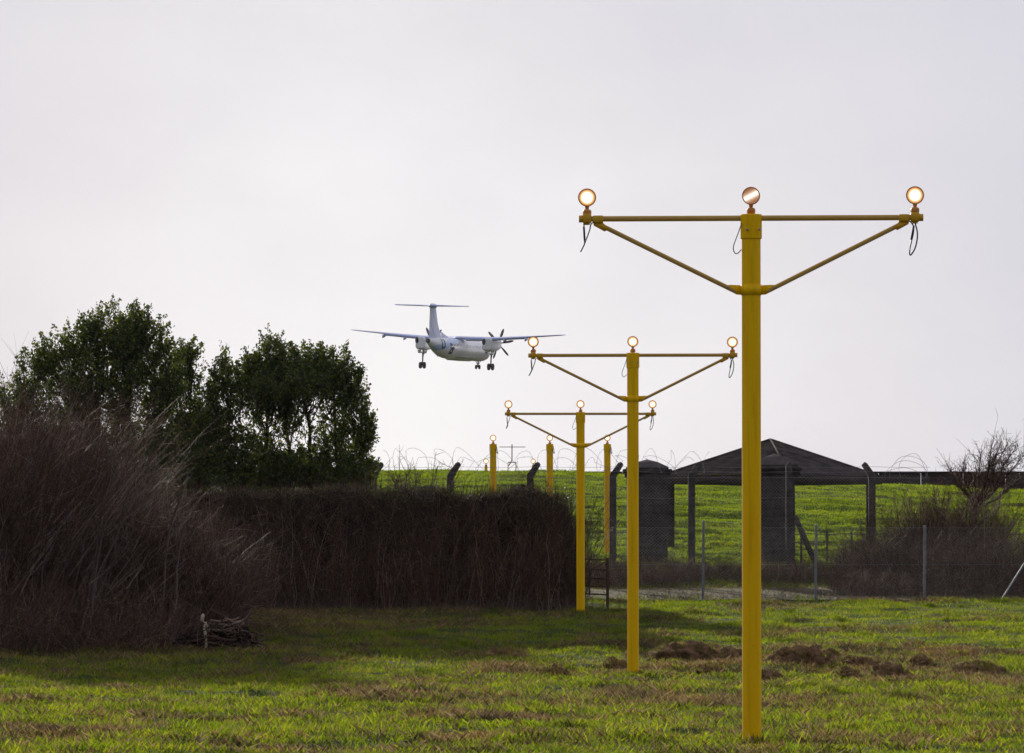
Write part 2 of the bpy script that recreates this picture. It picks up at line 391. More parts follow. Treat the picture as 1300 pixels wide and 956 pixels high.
# verge grass round the track
x, y, px = field(60000, 124, 134); kk = rng.uniform(0, 1, len(x)) < .9
blades('verge_grass', 'thin grass on the bank behind the worn track', M_grass, x[kk], y[kk], rng.uniform(.04, .14, kk.sum()), rng.uniform(.008, .016, kk.sum()), (rng.uniform(0, 1, kk.sum()) < .45).astype(float))
x, y, px = field(52000, 116.2, 125)
blades('track_weeds', 'sparse weeds growing on the worn track', M_grass, x, y, rng.uniform(.02, .08, len(x)), rng.uniform(.008, .014, len(x)), (rng.uniform(0, 1, len(x)) < .6).astype(float))
# longer untrimmed grass round the feet of the masts
cx = np.array([X(954, 47.96), X(803.5, 79.06), X(737, 109.3)]); cy = np.array([47.96, 79.06, 109.3]); k = rng.choice(3, 2400, p=(.15, .35, .5)); a = rng.uniform(0, 6.28, 2400); q = .09 + np.abs(rng.normal(0, .16, 2400))
blades('mast_foot_grass', 'longer untrimmed grass round the feet of the masts', M_grass, cx[k] + np.cos(a) * q, cy[k] + np.sin(a) * q, rng.uniform(.05, .15, 2400), rng.uniform(.005, .010, 2400), (rng.uniform(0, 1, 2400) < .4).astype(float), lean=.3)
# the hill
x, y, px = field(400000, 133.5, 171, pxa=430)
dd = wsum(WD, x * .7, y * .5)
blades('hill_grass', 'bright green sunlit grass covering the hill behind the security fence', M_hill, x, y, rng.uniform(.035, .08, len(x)) * (1 + .5 * np.clip(wsum(W1, x * .6, y * 1.6), -1, 1.5)), rng.uniform(.010, .020, len(x)),
       (rng.uniform(0, 1, len(x)) < np.clip(.08 + .25 * (dd > .8), 0, 1)).astype(float))

# ------------------------------------------------------------------ approach light masts
def lens_mat(name, streak=False):
    m, t, o = mat(name); c = N(t, 'ShaderNodeTexCoord')
    ln = N(t, 'ShaderNodeVectorMath', operation='LENGTH'); t.links.new(c.outputs['Object'], ln.inputs[0])
    em = N(t, 'ShaderNodeEmission')
    if streak:   # this one is turned a little aside: only a slanting bar of its reflector shines at us
        mp_ = N(t, 'ShaderNodeMapping'); mp_.inputs['Rotation'].default_value = (0, R(28), 0)
        t.links.new(c.outputs['Object'], mp_.inputs[0]); sx_ = N(t, 'ShaderNodeSeparateXYZ'); t.links.new(mp_.outputs[0], sx_.inputs[0])
        ab = N(t, 'ShaderNodeMath', operation='ABSOLUTE'); t.links.new(sx_.outputs['Z'], ab.inputs[0])
        r = ramp(t, ab.outputs[0], [(.010, (1.6, 1.45, 1.15)), (.022, (.85, .62, .45)), (.045, (.42, .22, .13)), (.07, (.30, .13, .06))])
    else:
        r = ramp(t, ln.outputs['Value'], [(.0, (2.4, 2.3, 1.9)), (.046, (1.8, 1.6, 1.1)), (.056, (1.1, .78, .38)), (.066, (.80, .36, .13)), (.078, (.50, .18, .06))])
    t.links.new(r.outputs[0], em.inputs[0]); em.inputs[1].default_value = 1.0
    t.links.new(em.outputs[0], o.inputs[0]); return m
M_lens = lens_mat('lit_lens'); M_lens2 = lens_mat('half_lit_lens', True)
def make_lamp(parent, x, z, size=1.0, streak=False, tilt=0.0):
    """round lamp whose lens looks at the camera, on a coupling and a thin stem; z = lamp centre"""
    r = .080 * size
    Mx = Matrix.Translation((x, 0, z)) @ Matrix.Rotation(R(90), 4, 'X')      # local Z -> -Y
    b = MB(); b.lathe([(.02, -.085), (.045, -.08), (r * .93, -.03), (r * 1.02, -.005), (r * 1.04, .012), (r * .93, .016), (r * .90, .006)], Mx, 28, cap=False)
    b.lathe([(.0001, -.086), (.021, -.085)], Mx, 12, cap=False)
    # neck under the housing
    b.tube([(x, 0, z - r * .96), (x, 0, z - r - .035)], [.022, .014], 10)
    lamp = b.build('lamp', M_orange, parent, smooth=True)
    l = MB(); l.lathe([(r * .93, 0), (r * .8, .008), (r * .45, .014), (.0005, .016)], Matrix.Rotation(R(90), 4, 'X'), 28, cap=False)
    le = l.build('lens', M_lens2 if streak else M_lens, lamp, smooth=True); le.location = (x, 0, z)
    c = MB(); c.lathe([(.012, -.03), (.034, -.028), (.040, -.015), (.040, .012), (.030, .024), (.012, .028)], Matrix.Translation((x, 0, z - r - .055)), 8)
    c.build('coupling', M_orange, lamp)
    s = MB(); s.tube([(x, 0, z - r - .08), (x, 0, z - .19)], .008, 8); s.build('stem', M_bolt, lamp)
    return lamp
def cable(parent, pts, r=.0065):
    b = MB(); P_ = [Vector(p) for p in pts]; q = []
    for i in range(len(P_) - 1):       # Catmull-Rom
        p0, p1, p2, p3 = P_[max(i - 1, 0)], P_[i], P_[i + 1], P_[min(i + 2, len(P_) - 1)]
        for k in range(6):
            t = k / 6; q.append(.5 * ((2 * p1) + (p2 - p0) * t + (2 * p0 - 5 * p1 + 4 * p2 - p3) * t * t + (3 * p1 - p0 - 3 * p2 + p3) * t ** 3))
    q.append(P_[-1]); b.tube(q, r, 6); return b.build('cable', M_cable, parent, smooth=True)
BARZ = 3.19 + CZ
def make_mast(d, px, label, base_z, tilt=0, streak=False, seed=0):
    rr = random.Random(seed)
    x0 = X(px, d); root = empty('approach_light_mast', (x0, d, base_z), label, 'light mast', 'yellow T-shaped approach light masts')
    H = BARZ - base_z
    b = MB(); b.tube([(0, 0, -.25), (0, 0, H - .02)], .088, 16); b.build('pole', M_yellow, root, smooth=True)
    b = MB(); b.tube([(0, 0, H - .19), (0, 0, H - .185), (0, 0, H + .03), (0, 0, H + .036)], [.094, .1, .1, .09], 16); sl = b.build('top_sleeve', M_yellow, root, smooth=True)
    b = MB()
    for sx_ in (-.04, .07):
        b = MB(); b.tube([(sx_, -.09, H - .11), (sx_, -.115, H - .11)], .011, 6); b.build('bolt', M_bolt, sl)
    t_ = math.tan(R(tilt))
    zz = lambda x_: H + x_ * t_
    b = MB(); b.tube([(-1.57, 0, zz(-1.57)), (1.57, 0, zz(1.57))], .026, 12)
    b.build('crossbar', M_tube, root, smooth=True)
    b = MB(); b.prism([(-.19, -.61), (-.095, -.615), (-.095, -.70), (-.13, -.70), (-.24, -.645), (-.24, -.615)], -.012, .012)
    b.prism([(.19, -.61), (.24, -.615), (.24, -.645), (.13, -.70), (.095, -.70), (.095, -.615)], -.012, .012)
    b.v = [v + np.array([0, 0, H]) for v in b.v]
    b.tube([(0, 0, H - .705), (0, 0, H - .61)], .097, 16)
    co = b.build('brace_collar', M_yellow, root)
    for s_ in (-1, 1):
        for q, z_ in ((.215, -.635), (.155, -.672)): b = MB(); b.tube([(s_ * q, -.010, H + z_), (s_ * q, -.026, H + z_)], .010, 6); b.build('bolt', M_bolt, co)
    for s_ in (-1, 1):
        b = MB(); b.tube([(s_ * .165, 0, H - .66), (s_ * 1.36, 0, zz(s_ * 1.36) - .065)], .021, 10); b.build('brace', M_tube, root, smooth=True)
        b = MB(); b.box((s_ * 1.40, 0, zz(s_ * 1.40) - .004), (.095, .075, .066), bev=.008)
        b.prism([(s_ * 1.36, zz(s_ * 1.4) - .03), (s_ * 1.445, zz(s_ * 1.4) - .03), (s_ * 1.44, zz(s_ * 1.4) - .06), (s_ * 1.34, zz(s_ * 1.4) - .115), (s_ * 1.30, zz(s_ * 1.4) - .095)][::s_], -.02, .02)
        b.build('bracket', M_brass, root)
        b = MB(); b.box((s_ * 1.5, 0, zz(s_ * 1.5) + .004), (.078, .085, .088), bev=.012); b.tube([(s_ * 1.5, 0, zz(s_ * 1.5) - .055), (s_ * 1.5, 0, zz(s_ * 1.5) - .03)], .026, 8)
        b.tube([(s_ * 1.53, 0, zz(s_ * 1.5)), (s_ * 1.575, 0, zz(s_ * 1.5))], .033, 10)
        b.build('end_clamp', M_brass, root)
    for k_, xx in enumerate((-1.5, 0, 1.5)):
        make_lamp(root, xx, zz(xx) + .20 + rr.uniform(-.006, .006), streak=(streak and k_ == 1))
    s1 = rr.uniform(-.02, .02)
    cable(root, [(-1.53, -.03, H - .05), (-1.525, -.03, H - .2), (-1.515 + s1, -.03, H - .24), (-1.55 + s1, -.03, H - .31), (-1.53, -.02, H - .25), (-1.48, -.02, H - .12), (-1.46, -.02, H - .05), (-1.40, 0, H - .03)])
    cable(root, [(1.42, 0, H - .01), (1.47, -.03, H - .05), (1.485, -.03, H - .12), (1.45, -.03, H - .28), (1.455, -.03, H - .34), (1.50, -.03, H - .27), (1.52, -.03, H - .15), (1.50, -.03, H - .05)])
    cable(root, [(-.09, -.06, H - .05), (-.12, -.06, H - .14), (-.165, -.06, H - .27), (-.14, -.06, H - .33), (-.09, -.05, H - .29)], .005)
    b = MB(); b.tube([(1.487, -.035, H - .07), (1.463, -.035, H - .2)], .010, 8); b.build('cable_sleeve', M_cable, root)
    b = MB(); b.tube([(-1.53, -.035, H - .08), (-1.523, -.035, H - .2)], .010, 8); b.build('cable_sleeve', M_cable, root)
    return root
make_mast(47.96, 954, 'nearest and tallest yellow approach light mast, its middle lamp showing a slanting bright streak', g(X(954, 47.96), 47.96), .25, True, 1)
make_mast(79.06, 803.5, 'second yellow approach light mast from the front, just left of the nearest one', g(X(801, 79.06), 79.06), .12, False, 2)
make_mast(109.3, 737, 'third yellow approach light mast, foot in the grass at the right end of the hedge', g(X(737, 109.3), 109.3), .0, False, 3)
def make_post(d, px, label, group, top=None, wid=.088, scarf=True, base=None):
    x0 = X(px, d); bz = g(x0, d) if base is None else base
    root = empty('approach_light_post', (x0, d, bz), label, 'light post', group)
    H = BARZ + .03 - bz
    b = MB(); b.tube([(0, 0, -.2), (0, 0, H - .02)], wid, 14); b.build('pole', M_yellow, root, smooth=True)
    b = MB(); b.tube([(0, 0, H - .17), (0, 0, H + .01)], wid + .01, 14); b.build('top_sleeve', M_yellow, root, smooth=True)
    make_lamp(root, 0, H + .17, 1.0)
    if scarf: cable(root, [(.09, -.05, H - .05), (.11, -.06, H - .15), (.12, -.06, H - .24), (.09, -.09, H - .2), (.06, -.10, H - .12)], .009)
    return root
for px_, lb in ((626, 'slim yellow single lamp post rising above the hedge, leftmost of the three'), (698, 'slim yellow single lamp post rising above the hedge, just left of the third mast'),
                (771, 'slim yellow single lamp post behind the wire fence, between the third and second masts')):
    make_post(137.9, px_, lb, 'single lamp posts behind the fence')
for px_, lb in ((617, 'tiny far lamp on a dark stem on the hill crest, left of the red frame'), (677, 'far lamp glowing behind the tip of a cranked concrete post'), (736, 'far lamp post on the hill crest hidden behind the third mast')):
    if px_ == 736: continue
    make_post(168.2, px_, lb, 'far lamps on the hill crest', wid=.04, scarf=False)

# ------------------------------------------------------------------ security fence: cranked concrete posts, mesh, wire, razor coils
FD = 130.0
fence = empty('security_fence', (X(800, FD), FD, g(X(800, FD), FD)), 'tall wire mesh security fence on cranked concrete posts topped by loose razor coils', 'fence')
posts = [(474, 1), (572, 1), (673, 1), (778, 1), (878, 1), (1002, 0), (1107, -1)]
TOPZ = P(0, 606, FD).z
for px_, s_ in posts:
    x0 = X(px_, FD); zb = g(x0, FD) - .2; b = MB(); hw = .085
    tip = (X(px_ + s_ * 9, FD), P(0, 588, FD).z)
    b.prism([(x0 - hw, zb), (x0 + hw, zb), (x0 + hw, TOPZ), (tip[0] + hw, tip[1] - .05), (tip[0] + hw * .7, tip[1] + .01), (tip[0] + hw * .1, tip[1] + .03), (tip[0] - hw * .6, tip[1]), (x0 - hw, TOPZ + .06)] if s_ > 0 else
            [(x0 - hw, zb), (x0 + hw, zb), (x0 + hw, TOPZ + .06), (tip[0] + hw * .6, tip[1]), (tip[0] - hw * .1, tip[1] + .03), (tip[0] - hw, tip[1] - .05), (x0 - hw, TOPZ)], FD - .06, FD + .06)
    b.build('post', M_conc, fence, world=True, bevel=.008)
def diamond_mesh(x0, x1, y, zb, zt, cell, r):
    """chain link as two families of slanting wires clipped to the panel; zb/zt are functions of x"""
    s = cell * 1.1; H = zt(x0) - zb(x0) + .6
    P_ = []
    for sg in (1, -1):
        for c in np.arange(x0 - H, x1 + H, s):
            # line x = c + sg*(z-zb)*.9
            zz = np.linspace(0, 1, 2); xa = c; xb = c + sg * H * .9
            t0, t1 = 0., 1.
            for lim, side in ((x0, 1), (x1, -1)):
                fa = (xa - lim) * side; fb = (xb - lim) * side
                if fa < 0 and fb < 0: t0, t1 = 1, 0; break
                if fa < 0: t0 = max(t0, fa / (fa - fb))
                if fb < 0: t1 = min(t1, fa / (fa - fb))
            if t1 <= t0: continue
            p = []
            for t in (t0, t1):
                xx = xa + (xb - xa) * t; p.append((xx, y + sg * .003, zb(xx) + t * (zt(xx) - zb(xx))))
            P_.append(p)
    P_ = np.array(P_); return tubes(P_, np.full(P_.shape[:2], r), 3)
gzf = lambda xx: g(xx, FD)
v, f = diamond_mesh(X(474, FD), X(1180, FD), FD - .075, lambda xx: float(G(xx, FD, False)) + .03, lambda xx: TOPZ + .05, .082, .0017)
mk('wire_mesh', v, [f], M_mesh, fence, world=True)
pth = []
for zz_ in (TOPZ, TOPZ - .5, TOPZ + .14, TOPZ + .26):
    xx = np.linspace(X(474, FD), X(1180, FD), 60); sag = -.02 * np.abs(np.sin((xx - xx[0]) / 2.05 * np.pi))
    off = .10 * (zz_ > TOPZ + .01) + .06 * (zz_ > TOPZ + .2)
    pth.append(np.stack([xx, np.full(60, FD - .08 - off), zz_ + sag], -1))
pth = np.array(pth); v, f = tubes(pth, np.full(pth.shape[:2], .0035), 4)
mk('strand_wire', v, [f], M_wire, fence, world=True)
def coil(x0, x1, y, z, r, pitch, seed, wire=.004):
    rr = np.random.default_rng(seed); n = int((x1 - x0) / pitch * 26); t = np.linspace(0, 1, n)
    a = t * (x1 - x0) / pitch * 2 * np.pi
    jr = 1 + .18 * np.interp(t, np.linspace(0, 1, 40), rr.normal(0, 1, 40)); jx = .12 * np.interp(t, np.linspace(0, 1, 60), rr.normal(0, 1, 60))
    xx = x0 + (x1 - x0) * t + jx + .25 * r * np.sin(a * 1.0); yy = y + r * jr * np.sin(a); zz = z + r * jr * np.cos(a)
    p = np.stack([xx, yy, zz], -1)[None]; v1, f1 = tubes_seq(p[0], wire)
    # little barbs on the tape
    k = np.arange(0, n, 2); q = p[0][k]; dv = rr.normal(0, 1, (len(k), 3)) * .012
    v2, f2 = tubes(np.stack([q - dv, q + dv], 1), np.full((len(k), 2), .0025), 3)
    return join([(v1, f1), (v2, f2)])
def tubes_seq(p, r, n=4):
    t = np.gradient(p, axis=0); t /= np.linalg.norm(t, axis=1, keepdims=True) + 1e-9
    ref = np.tile([[0.31, .2, .93]], (len(p), 1)); a = np.cross(t, ref); a /= np.linalg.norm(a, axis=1, keepdims=True) + 1e-9; b = np.cross(a, t)
    q = 2 * np.pi * np.arange(n) / n
    V = p[:, None] + (a[:, None] * np.cos(q)[None, :, None] + b[:, None] * np.sin(q)[None, :, None]) * r
    i = np.arange(len(p) - 1)[:, None] * n; k = np.arange(n)[None]; k2 = (k + 1) % n
    return V.reshape(-1, 3), np.stack([i + k + 0 * k2, i + k2, i + n + k2, i + n + k], -1).reshape(-1, 4)
v, f = coil(X(480, FD), X(905, FD), FD - .2, P(0, 585, FD).z, .30, .52, 5, .0038); mk('razor_coil', v, [f], M_wire, fence, world=True)
v, f = coil(X(505, FD), X(880, FD), FD - .1, P(0, 590, FD).z, .20, .8, 11, .0038); mk('razor_coil', v, [f], M_wire, fence, world=True)
for k_, (cx_, cy_, rx_, ry_) in enumerate(((1153, 601, 24, 22), (1150, 604, 26, 19), (1145, 606, 24, 12), (1158, 600, 16, 24))):
    a_ = np.linspace(-.25, np.pi + .25, 50); q_ = np.stack([X(cx_ + 0 * a_ + np.cos(a_) * rx_ + 1.5 * np.sin(a_ * 3 + k_), FD), FD - .1 + .12 * np.cos(a_ * 1.0 + k_), P(0, cy_, FD).z + np.sin(a_) * ry_ / F * FD], -1)
    v, f = tubes_seq(q_, .0045); mk('razor_coil', v, [f], M_wire, fence, world=True)

# ------------------------------------------------------------------ pavilion roof and gate piers
NC = Vector((X(1003, 137.5), 137.5)); al = R(38); L = 4.25
va = Vector((-math.cos(al), math.sin(al))); vb = Vector((math.sin(al), math.cos(al)))
cr4 = [NC, NC + vb * L, NC + (va + vb) * L, NC + va * L]; cen = NC + (va + vb) * L / 2
ze = P(0, 603.5, 139).z; zp = P(0, 558, cen.y).z
pav = empty('open_pavilion', (cen.x, cen.y, g(cen.x, cen.y)), 'dark open-sided shelter with a low pyramid roof behind the gate piers', 'shelter')
b = MB()
C4 = [(c.x, c.y) for c in cr4]
top = [(x_, y_, ze) for x_, y_ in C4]
# sloping faces with courses, each course lapping 1 cm over the one below
def lerp(a, b_, t): return tuple(a[i] + (b_[i] - a[i]) * t for i in range(3))
pk = (cen.x, cen.y, zp)
nC = 22
V = []; Fc = []
for s_ in range(4):
    A, B = top[s_], top[(s_ + 1) % 4]
    for k in range(nC):
        t0, t1 = k / nC, (k + 1) / nC
        q = [lerp(A, pk, t0), lerp(B, pk, t0), lerp(B, pk, t1), lerp(A, pk, t1)]
        q[0] = (q[0][0], q[0][1], q[0][2] + .004); q[1] = (q[1][0], q[1][1], q[1][2] + .004)
        n0 = len(V); V += q; Fc.append([n0, n0 + 1, n0 + 2, n0 + 3])
        r0 = [(q[0][0], q[0][1], q[0][2] - .006), (q[1][0], q[1][1], q[1][2] - .006)]; n0 = len(V); V += [q[0], q[1], *r0]; Fc.append([n0, n0 + 2, n0 + 3, n0 + 1])
b.add(V, Fc)
n0 = [(x_, y_, ze - .012) for x_, y_ in C4]; b.add(n0 , [[3, 2, 1, 0]])
rf = b.build('roof', M_roof, pav, world=True)
b = MB()
for s_ in range(4): b.tube([lerp(top[s_], pk, -.005), lerp(top[s_], pk, 1)], .035, 6)
b.build('hip_ridge', M_roof, rf, world=False)
for ch in rf.children: ch.data.transform(Matrix.Translation(-Vector(pav.location)))
for s_ in range(4):
    A, B = Vector(top[s_]), Vector(top[(s_ + 1) % 4]); mid = (A + B) / 2; dv = (B - A); angz = math.atan2(dv.y, dv.x)
    b = MB(); b.box((mid.x, mid.y, ze - .10 - .012), (L + .05, .05, .20), Matrix.Rotation(angz, 3, 'Z')); b.build('fascia', M_timber, pav, world=True)
for s_ in range(4):
    c = cr4[s_] + (cen - cr4[s_]) * .1; zb = g(c.x, c.y) - .2
    b = MB(); b.box((c.x, c.y, (zb + ze - .2) / 2), (.15, .15, ze - .2 - zb), Matrix.Rotation(R(38), 3, 'Z')); b.build('post', M_timber, pav, world=True)
# moss clumps along the left gutter
rr = random.Random(3)
b = MB()
for k in range(26):
    t = rr.choice([rr.uniform(.35, .5), rr.uniform(.5, .62), rr.uniform(.66, .82), rr.uniform(.2, .9)]); p = Vector(top[0]).lerp(Vector(top[3]), t); s = rr.uniform(.015, .035)
    b.lathe([(s * .5, -s * .4), (s * 1.4, 0), (s, s * .6), (s * .2, s * .8)], Matrix.Translation((p.x, p.y - .03, p.z + .01)), 7)
b.build('moss', M_moss, rf, world=False); rf.children[-1].data.transform(Matrix.Translation(-Vector(pav.location)))

def pier(px0, px1, d, label, ytop, slab_y, w_slab):
    x0, x1 = X(px0, d), X(px1, d); cx_ = (x0 + x1) / 2; wd = x1 - x0; zb = g(cx_, d) - .2
    root = empty('gate_pier', (cx_, d, zb + .2), label, 'gate pier', 'old stone gate piers')
    zs = P(0, slab_y, d).z; zt = P(0, ytop, d).z
    b = MB()
    H = zs - .1 - zb; rp = random.Random(int(px0)); hs = [rp.uniform(.16, .38) for _ in range(13)]; tot_ = sum(hs); z0 = zb
    b.box((cx_, d, zb + H / 2 - .01), (wd - .03, wd - .03, H - .02))
    for k, h_ in enumerate(hs):   # uneven stones, each course split at its own place
        hk = h_ / tot_ * H; cut = rp.uniform(.35, .65); xa_ = cx_ - wd / 2; sz = rp.uniform(-.008, .008)
        for (a_, b_) in ((xa_, xa_ + wd * cut - .006), (xa_ + wd * cut + .006, xa_ + wd)):
            b.box(((a_ + b_) / 2, d + rp.uniform(-.01, .01), z0 + hk / 2), (b_ - a_ + sz, wd + rp.uniform(-.01, .012), hk - .010), bev=.012)
        z0 += hk
    b.build('shaft', M_stone, root, world=True)
    b = MB(); sw = X(w_slab + 650, d)
    b.box((cx_, d, zs - .05), (sw * .93, sw * .93, .10), bev=.015); b.box((cx_, d, zs + .055), (sw, sw, .10), bev=.02)
    b.box((cx_, d, zs + .13), (sw * .86, sw * .86, .05), bev=.015)
    hh = zt - zs - .155
    b.add([(cx_ + a * sw * .43, d + c * sw * .43, zs + .155) for a, c in ((-1, -1), (1, -1), (1, 1), (-1, 1))] +
          [(cx_ + a * sw * .22, d + c * sw * .22, zs + .155 + hh * .62) for a, c in ((-1, -1), (1, -1), (1, 1), (-1, 1))] + [(cx_, d, zt)],
          [[0, 1, 5, 4], [1, 2, 6, 5], [2, 3, 7, 6], [3, 0, 4, 7], [4, 5, 8], [5, 6, 8], [6, 7, 8], [7, 4, 8]])
    b.build('capstone', M_stone, root, world=True)
pier(796, 847, 135.5, 'dark stone gate pier with stepped cap, behind the second light mast', 583, 601, 62)
pier(957, 1008, 135.0, 'dark stone gate pier under the shelter roof, behind the nearest light mast', 576, 598, 68)

# dark long barrier beyond the crest
b = MB()
zt = lambda d: (720 - 600) / F * d + CZ
for k in range(12):
    xa, xb = X(686, 176) + (X(1330, 176) - X(686, 176)) * k / 12, X(686, 176) + (X(1330, 176) - X(686, 176)) * (k + 1) / 12
    b.box(((xa + xb) / 2, 176 + (k % 2) * .004, zt(176) - .45), (xb - xa - .02, .14, .90))
b.box((X(1008, 176), 176, zt(176) - .0 + .01), (X(1330, 176) - X(686, 176), .22, .05))
bar = b.build('timber_barrier', M_timber); tag(bar, 'long low dark barrier along the skyline of the hill', 'barrier')

# iron estate railing
rd = 134.2; rail = empty('iron_railing', (X(1150, rd), rd, g(X(1150, rd), rd)), 'low black iron railing at the foot of the green hill', 'railing')
for py_ in (678, 688, 698, 708, 717):
    b = MB(); pts = [Vector((X(q, rd), rd, P(0, py_, rd).z + .012 * math.sin(q * .13))) for q in range(1008, 1311, 20)]
    b.tube(pts, .012 if py_ == 678 else .008, 6); b.build('rail', M_iron, rail, world=True)
for q in (1017, 1050, 1081, 1145, 1177, 1209, 1241, 1273, 1305):
    b = MB(); b.box((X(q, rd), rd, P(0, 699, rd).z), (.055, .02, 1.0)); b.build('upright', M_iron, rail, world=True)
# slanting prop against the second pier
b = MB(); p0, p1 = P(1009, 655, 133.6), P(1039, 724, 133.4); b.tube([p0, p1], .075, 8); o = b.build('timber_prop', M_timber); tag(o, 'thick dark timber prop leaning against the corner post beside the right gate pier', 'prop')

# ------------------------------------------------------------------ low galvanised fence in front
GDp = 116.0
lf = empty('chain_link_fence', (X(1035, GDp), GDp, g(X(1035, GDp), GDp)), 'low chain link fence on grey steel posts in front of the track', 'fence')
for px_, yt in ((892, 662), (1035, 667), (1173, 668)):
    x0 = X(px_, GDp); b = MB(); b.tube([(x0 + .02, GDp, P(0, yt, GDp).z), (x0, GDp, g(x0, GDp) - .15)], .030, 10)
    b.tube([(x0 + .02, GDp, P(0, yt, GDp).z), (x0 + .02, GDp, P(0, yt - 1, GDp).z)], [.033, .02], 10); b.build('post', M_galv, lf, smooth=True, world=True)
b = MB(); b.tube([P(1303, 712, GDp), P(1268, 768, GDp)], .026, 10); b.build('brace', M_galv, lf, smooth=True, world=True)
zt0 = P(0, 670, GDp).z
v, f = diamond_mesh(X(775, GDp), X(1310, GDp), GDp - .035, lambda xx: float(G(xx, GDp, False)) + .02, lambda xx: zt0, .066, .0012); mk('wire_mesh', v, [f], M_mesh, lf, world=True)
pth = []
for zz_ in (zt0, (zt0 + g(3, GDp)) / 2):
    xx = np.linspace(X(775, GDp), X(1310, GDp), 40); pth.append(np.stack([xx, np.full(40, GDp - .04), zz_ + 0 * xx], -1))
pth = np.array(pth); v, f = tubes(pth, np.full(pth.shape[:2], .003), 4); mk('strand_wire', v, [f], M_wire, lf, world=True)

# rusty field gate
gd = 111.6; gate = empty('field_gate', (X(735, gd), gd, g(X(735, gd), gd)), 'rusty brown bar gate standing open beside the end of the hedge', 'gate')
for k, py_ in enumerate((711, 724, 735, 745, 755)):
    b = MB(); b.tube([P(690, py_ - 3.5, gd + .3), P(771, py_, gd)], .017, 8); b.build('bar', M_rust, gate, smooth=True, world=True)
for px_, ya, yb, w_ in ((771, 708, 776, .035), (748, 711, 756, .018), (722, 710, 754, .018), (691, 705, 756, .03)):
    b = MB(); b.tube([P(px_, ya, gd - .03), P(px_ + .5, yb, gd - .03)], w_, 8); b.build('stile', M_rust, gate, smooth=True, world=True)
b = MB(); b.tube([P(695, 752, gd - .05), P(769, 713, gd - .06)], .014, 8); b.build('diagonal_stay', M_rust, gate, world=True)

# ------------------------------------------------------------------ woody plants
def stems(x0, x1, y0, y1, n, hmin, hmax, lean=(0, 0), spread=.35, K=7, r0=.012, side=7, sl=.45, hf=None, sr=.004, gfun=None, up=.4, droop=.0):
    """bare stems growing from the ground with side twigs"""
    bx = rng.uniform(x0, x1, n); by = rng.uniform(y0, y1, n); bz = G(bx, by) - .05
    H = rng.uniform(hmin, hmax, n)
    if hf is not None: H = H * hf(bx)
    d0 = np.stack([rng.normal(lean[0], spread, n), rng.normal(lean[1], spread, n), np.ones(n)], -1)
    d0 /= np.linalg.norm(d0, axis=1, keepdims=True)
    cur = np.stack([rng.normal(lean[0] * .6, .35, n), rng.normal(0, .3, n), rng.normal(-droop, .12, n)], -1)
    t = np.linspace(0, 1, K)[None, :, None]
    p = np.stack([bx, by, bz], -1)[:, None] + H[:, None, None] * (d0[:, None] * t + cur[:, None] * t * t * .5)
    p[:, 1:-1] += rng.normal(0, .03, p[:, 1:-1].shape)
    rad = r0 * rng.uniform(.5, 1.3, n)[:, None] * np.linspace(1, .25, K)[None]
    parts = [tubes(p, rad)]
    if side:
        m = n * side; i = rng.integers(0, n, m); tt = rng.uniform(.15, .98, m) * (K - 1); a = tt.astype(int); fr = (tt - a)[:, None]
        q = p[i, a] * (1 - fr) + p[i, a + 1] * fr; tan = p[i, a + 1] - p[i, a]; tan /= np.linalg.norm(tan, axis=1, keepdims=True) + 1e-9
        dv = tan * .6 + rng.normal(0, .75, (m, 3)) + np.array([lean[0] * .5, 0, up]); dv /= np.linalg.norm(dv, axis=1, keepdims=True)
        ln = sl * rng.uniform(.4, 1.3, m)[:, None]
        bend = rng.normal(0, .18, (m, 3))
        s = np.linspace(0, 1, 4)[None, :, None]
        pp = q[:, None] + (dv * ln)[:, None] * s + (bend * ln)[:, None] * s * s
        parts.append(tubes(pp, sr * rng.uniform(.6, 1.3, m)[:, None] * np.linspace(1, .35, 4)[None]))
        m2 = m; i = rng.integers(0, m, m2); ss = rng.integers(1, 3, m2); q = pp[i, ss]
        dv = (pp[i, 3] - pp[i, 0]); dv /= np.linalg.norm(dv, axis=1, keepdims=True) + 1e-9; dv = dv + rng.normal(0, .6, (m2, 3)); ln = sl * .45 * rng.uniform(.4, 1.2, m2)[:, None]
        pp2 = np.stack([q, q + dv * ln * .5, q + dv * ln + rng.normal(0, .02, (m2, 3))], 1)
        parts.append(tubes(pp2, sr * .6 * np.ones(m2)[:, None] * np.array([[1, .8, .4]])))
    return join(parts)
def shrub(name, label, cat, px0, px1, d0, d1, n, hmin, hmax, m=None, group=None, **kw):
    dm = (d0 + d1) / 2; cx_ = X((px0 + px1) / 2, dm)
    v, f = stems(X(px0, dm), X(px1, dm), d0, d1, n, hmin, hmax, **kw)
    o = mk(name, v - np.array([cx_, dm, g(cx_, dm)]), [f], m or M_twig); o.location = (cx_, dm, g(cx_, dm))
    return tag(o, label, cat, group)

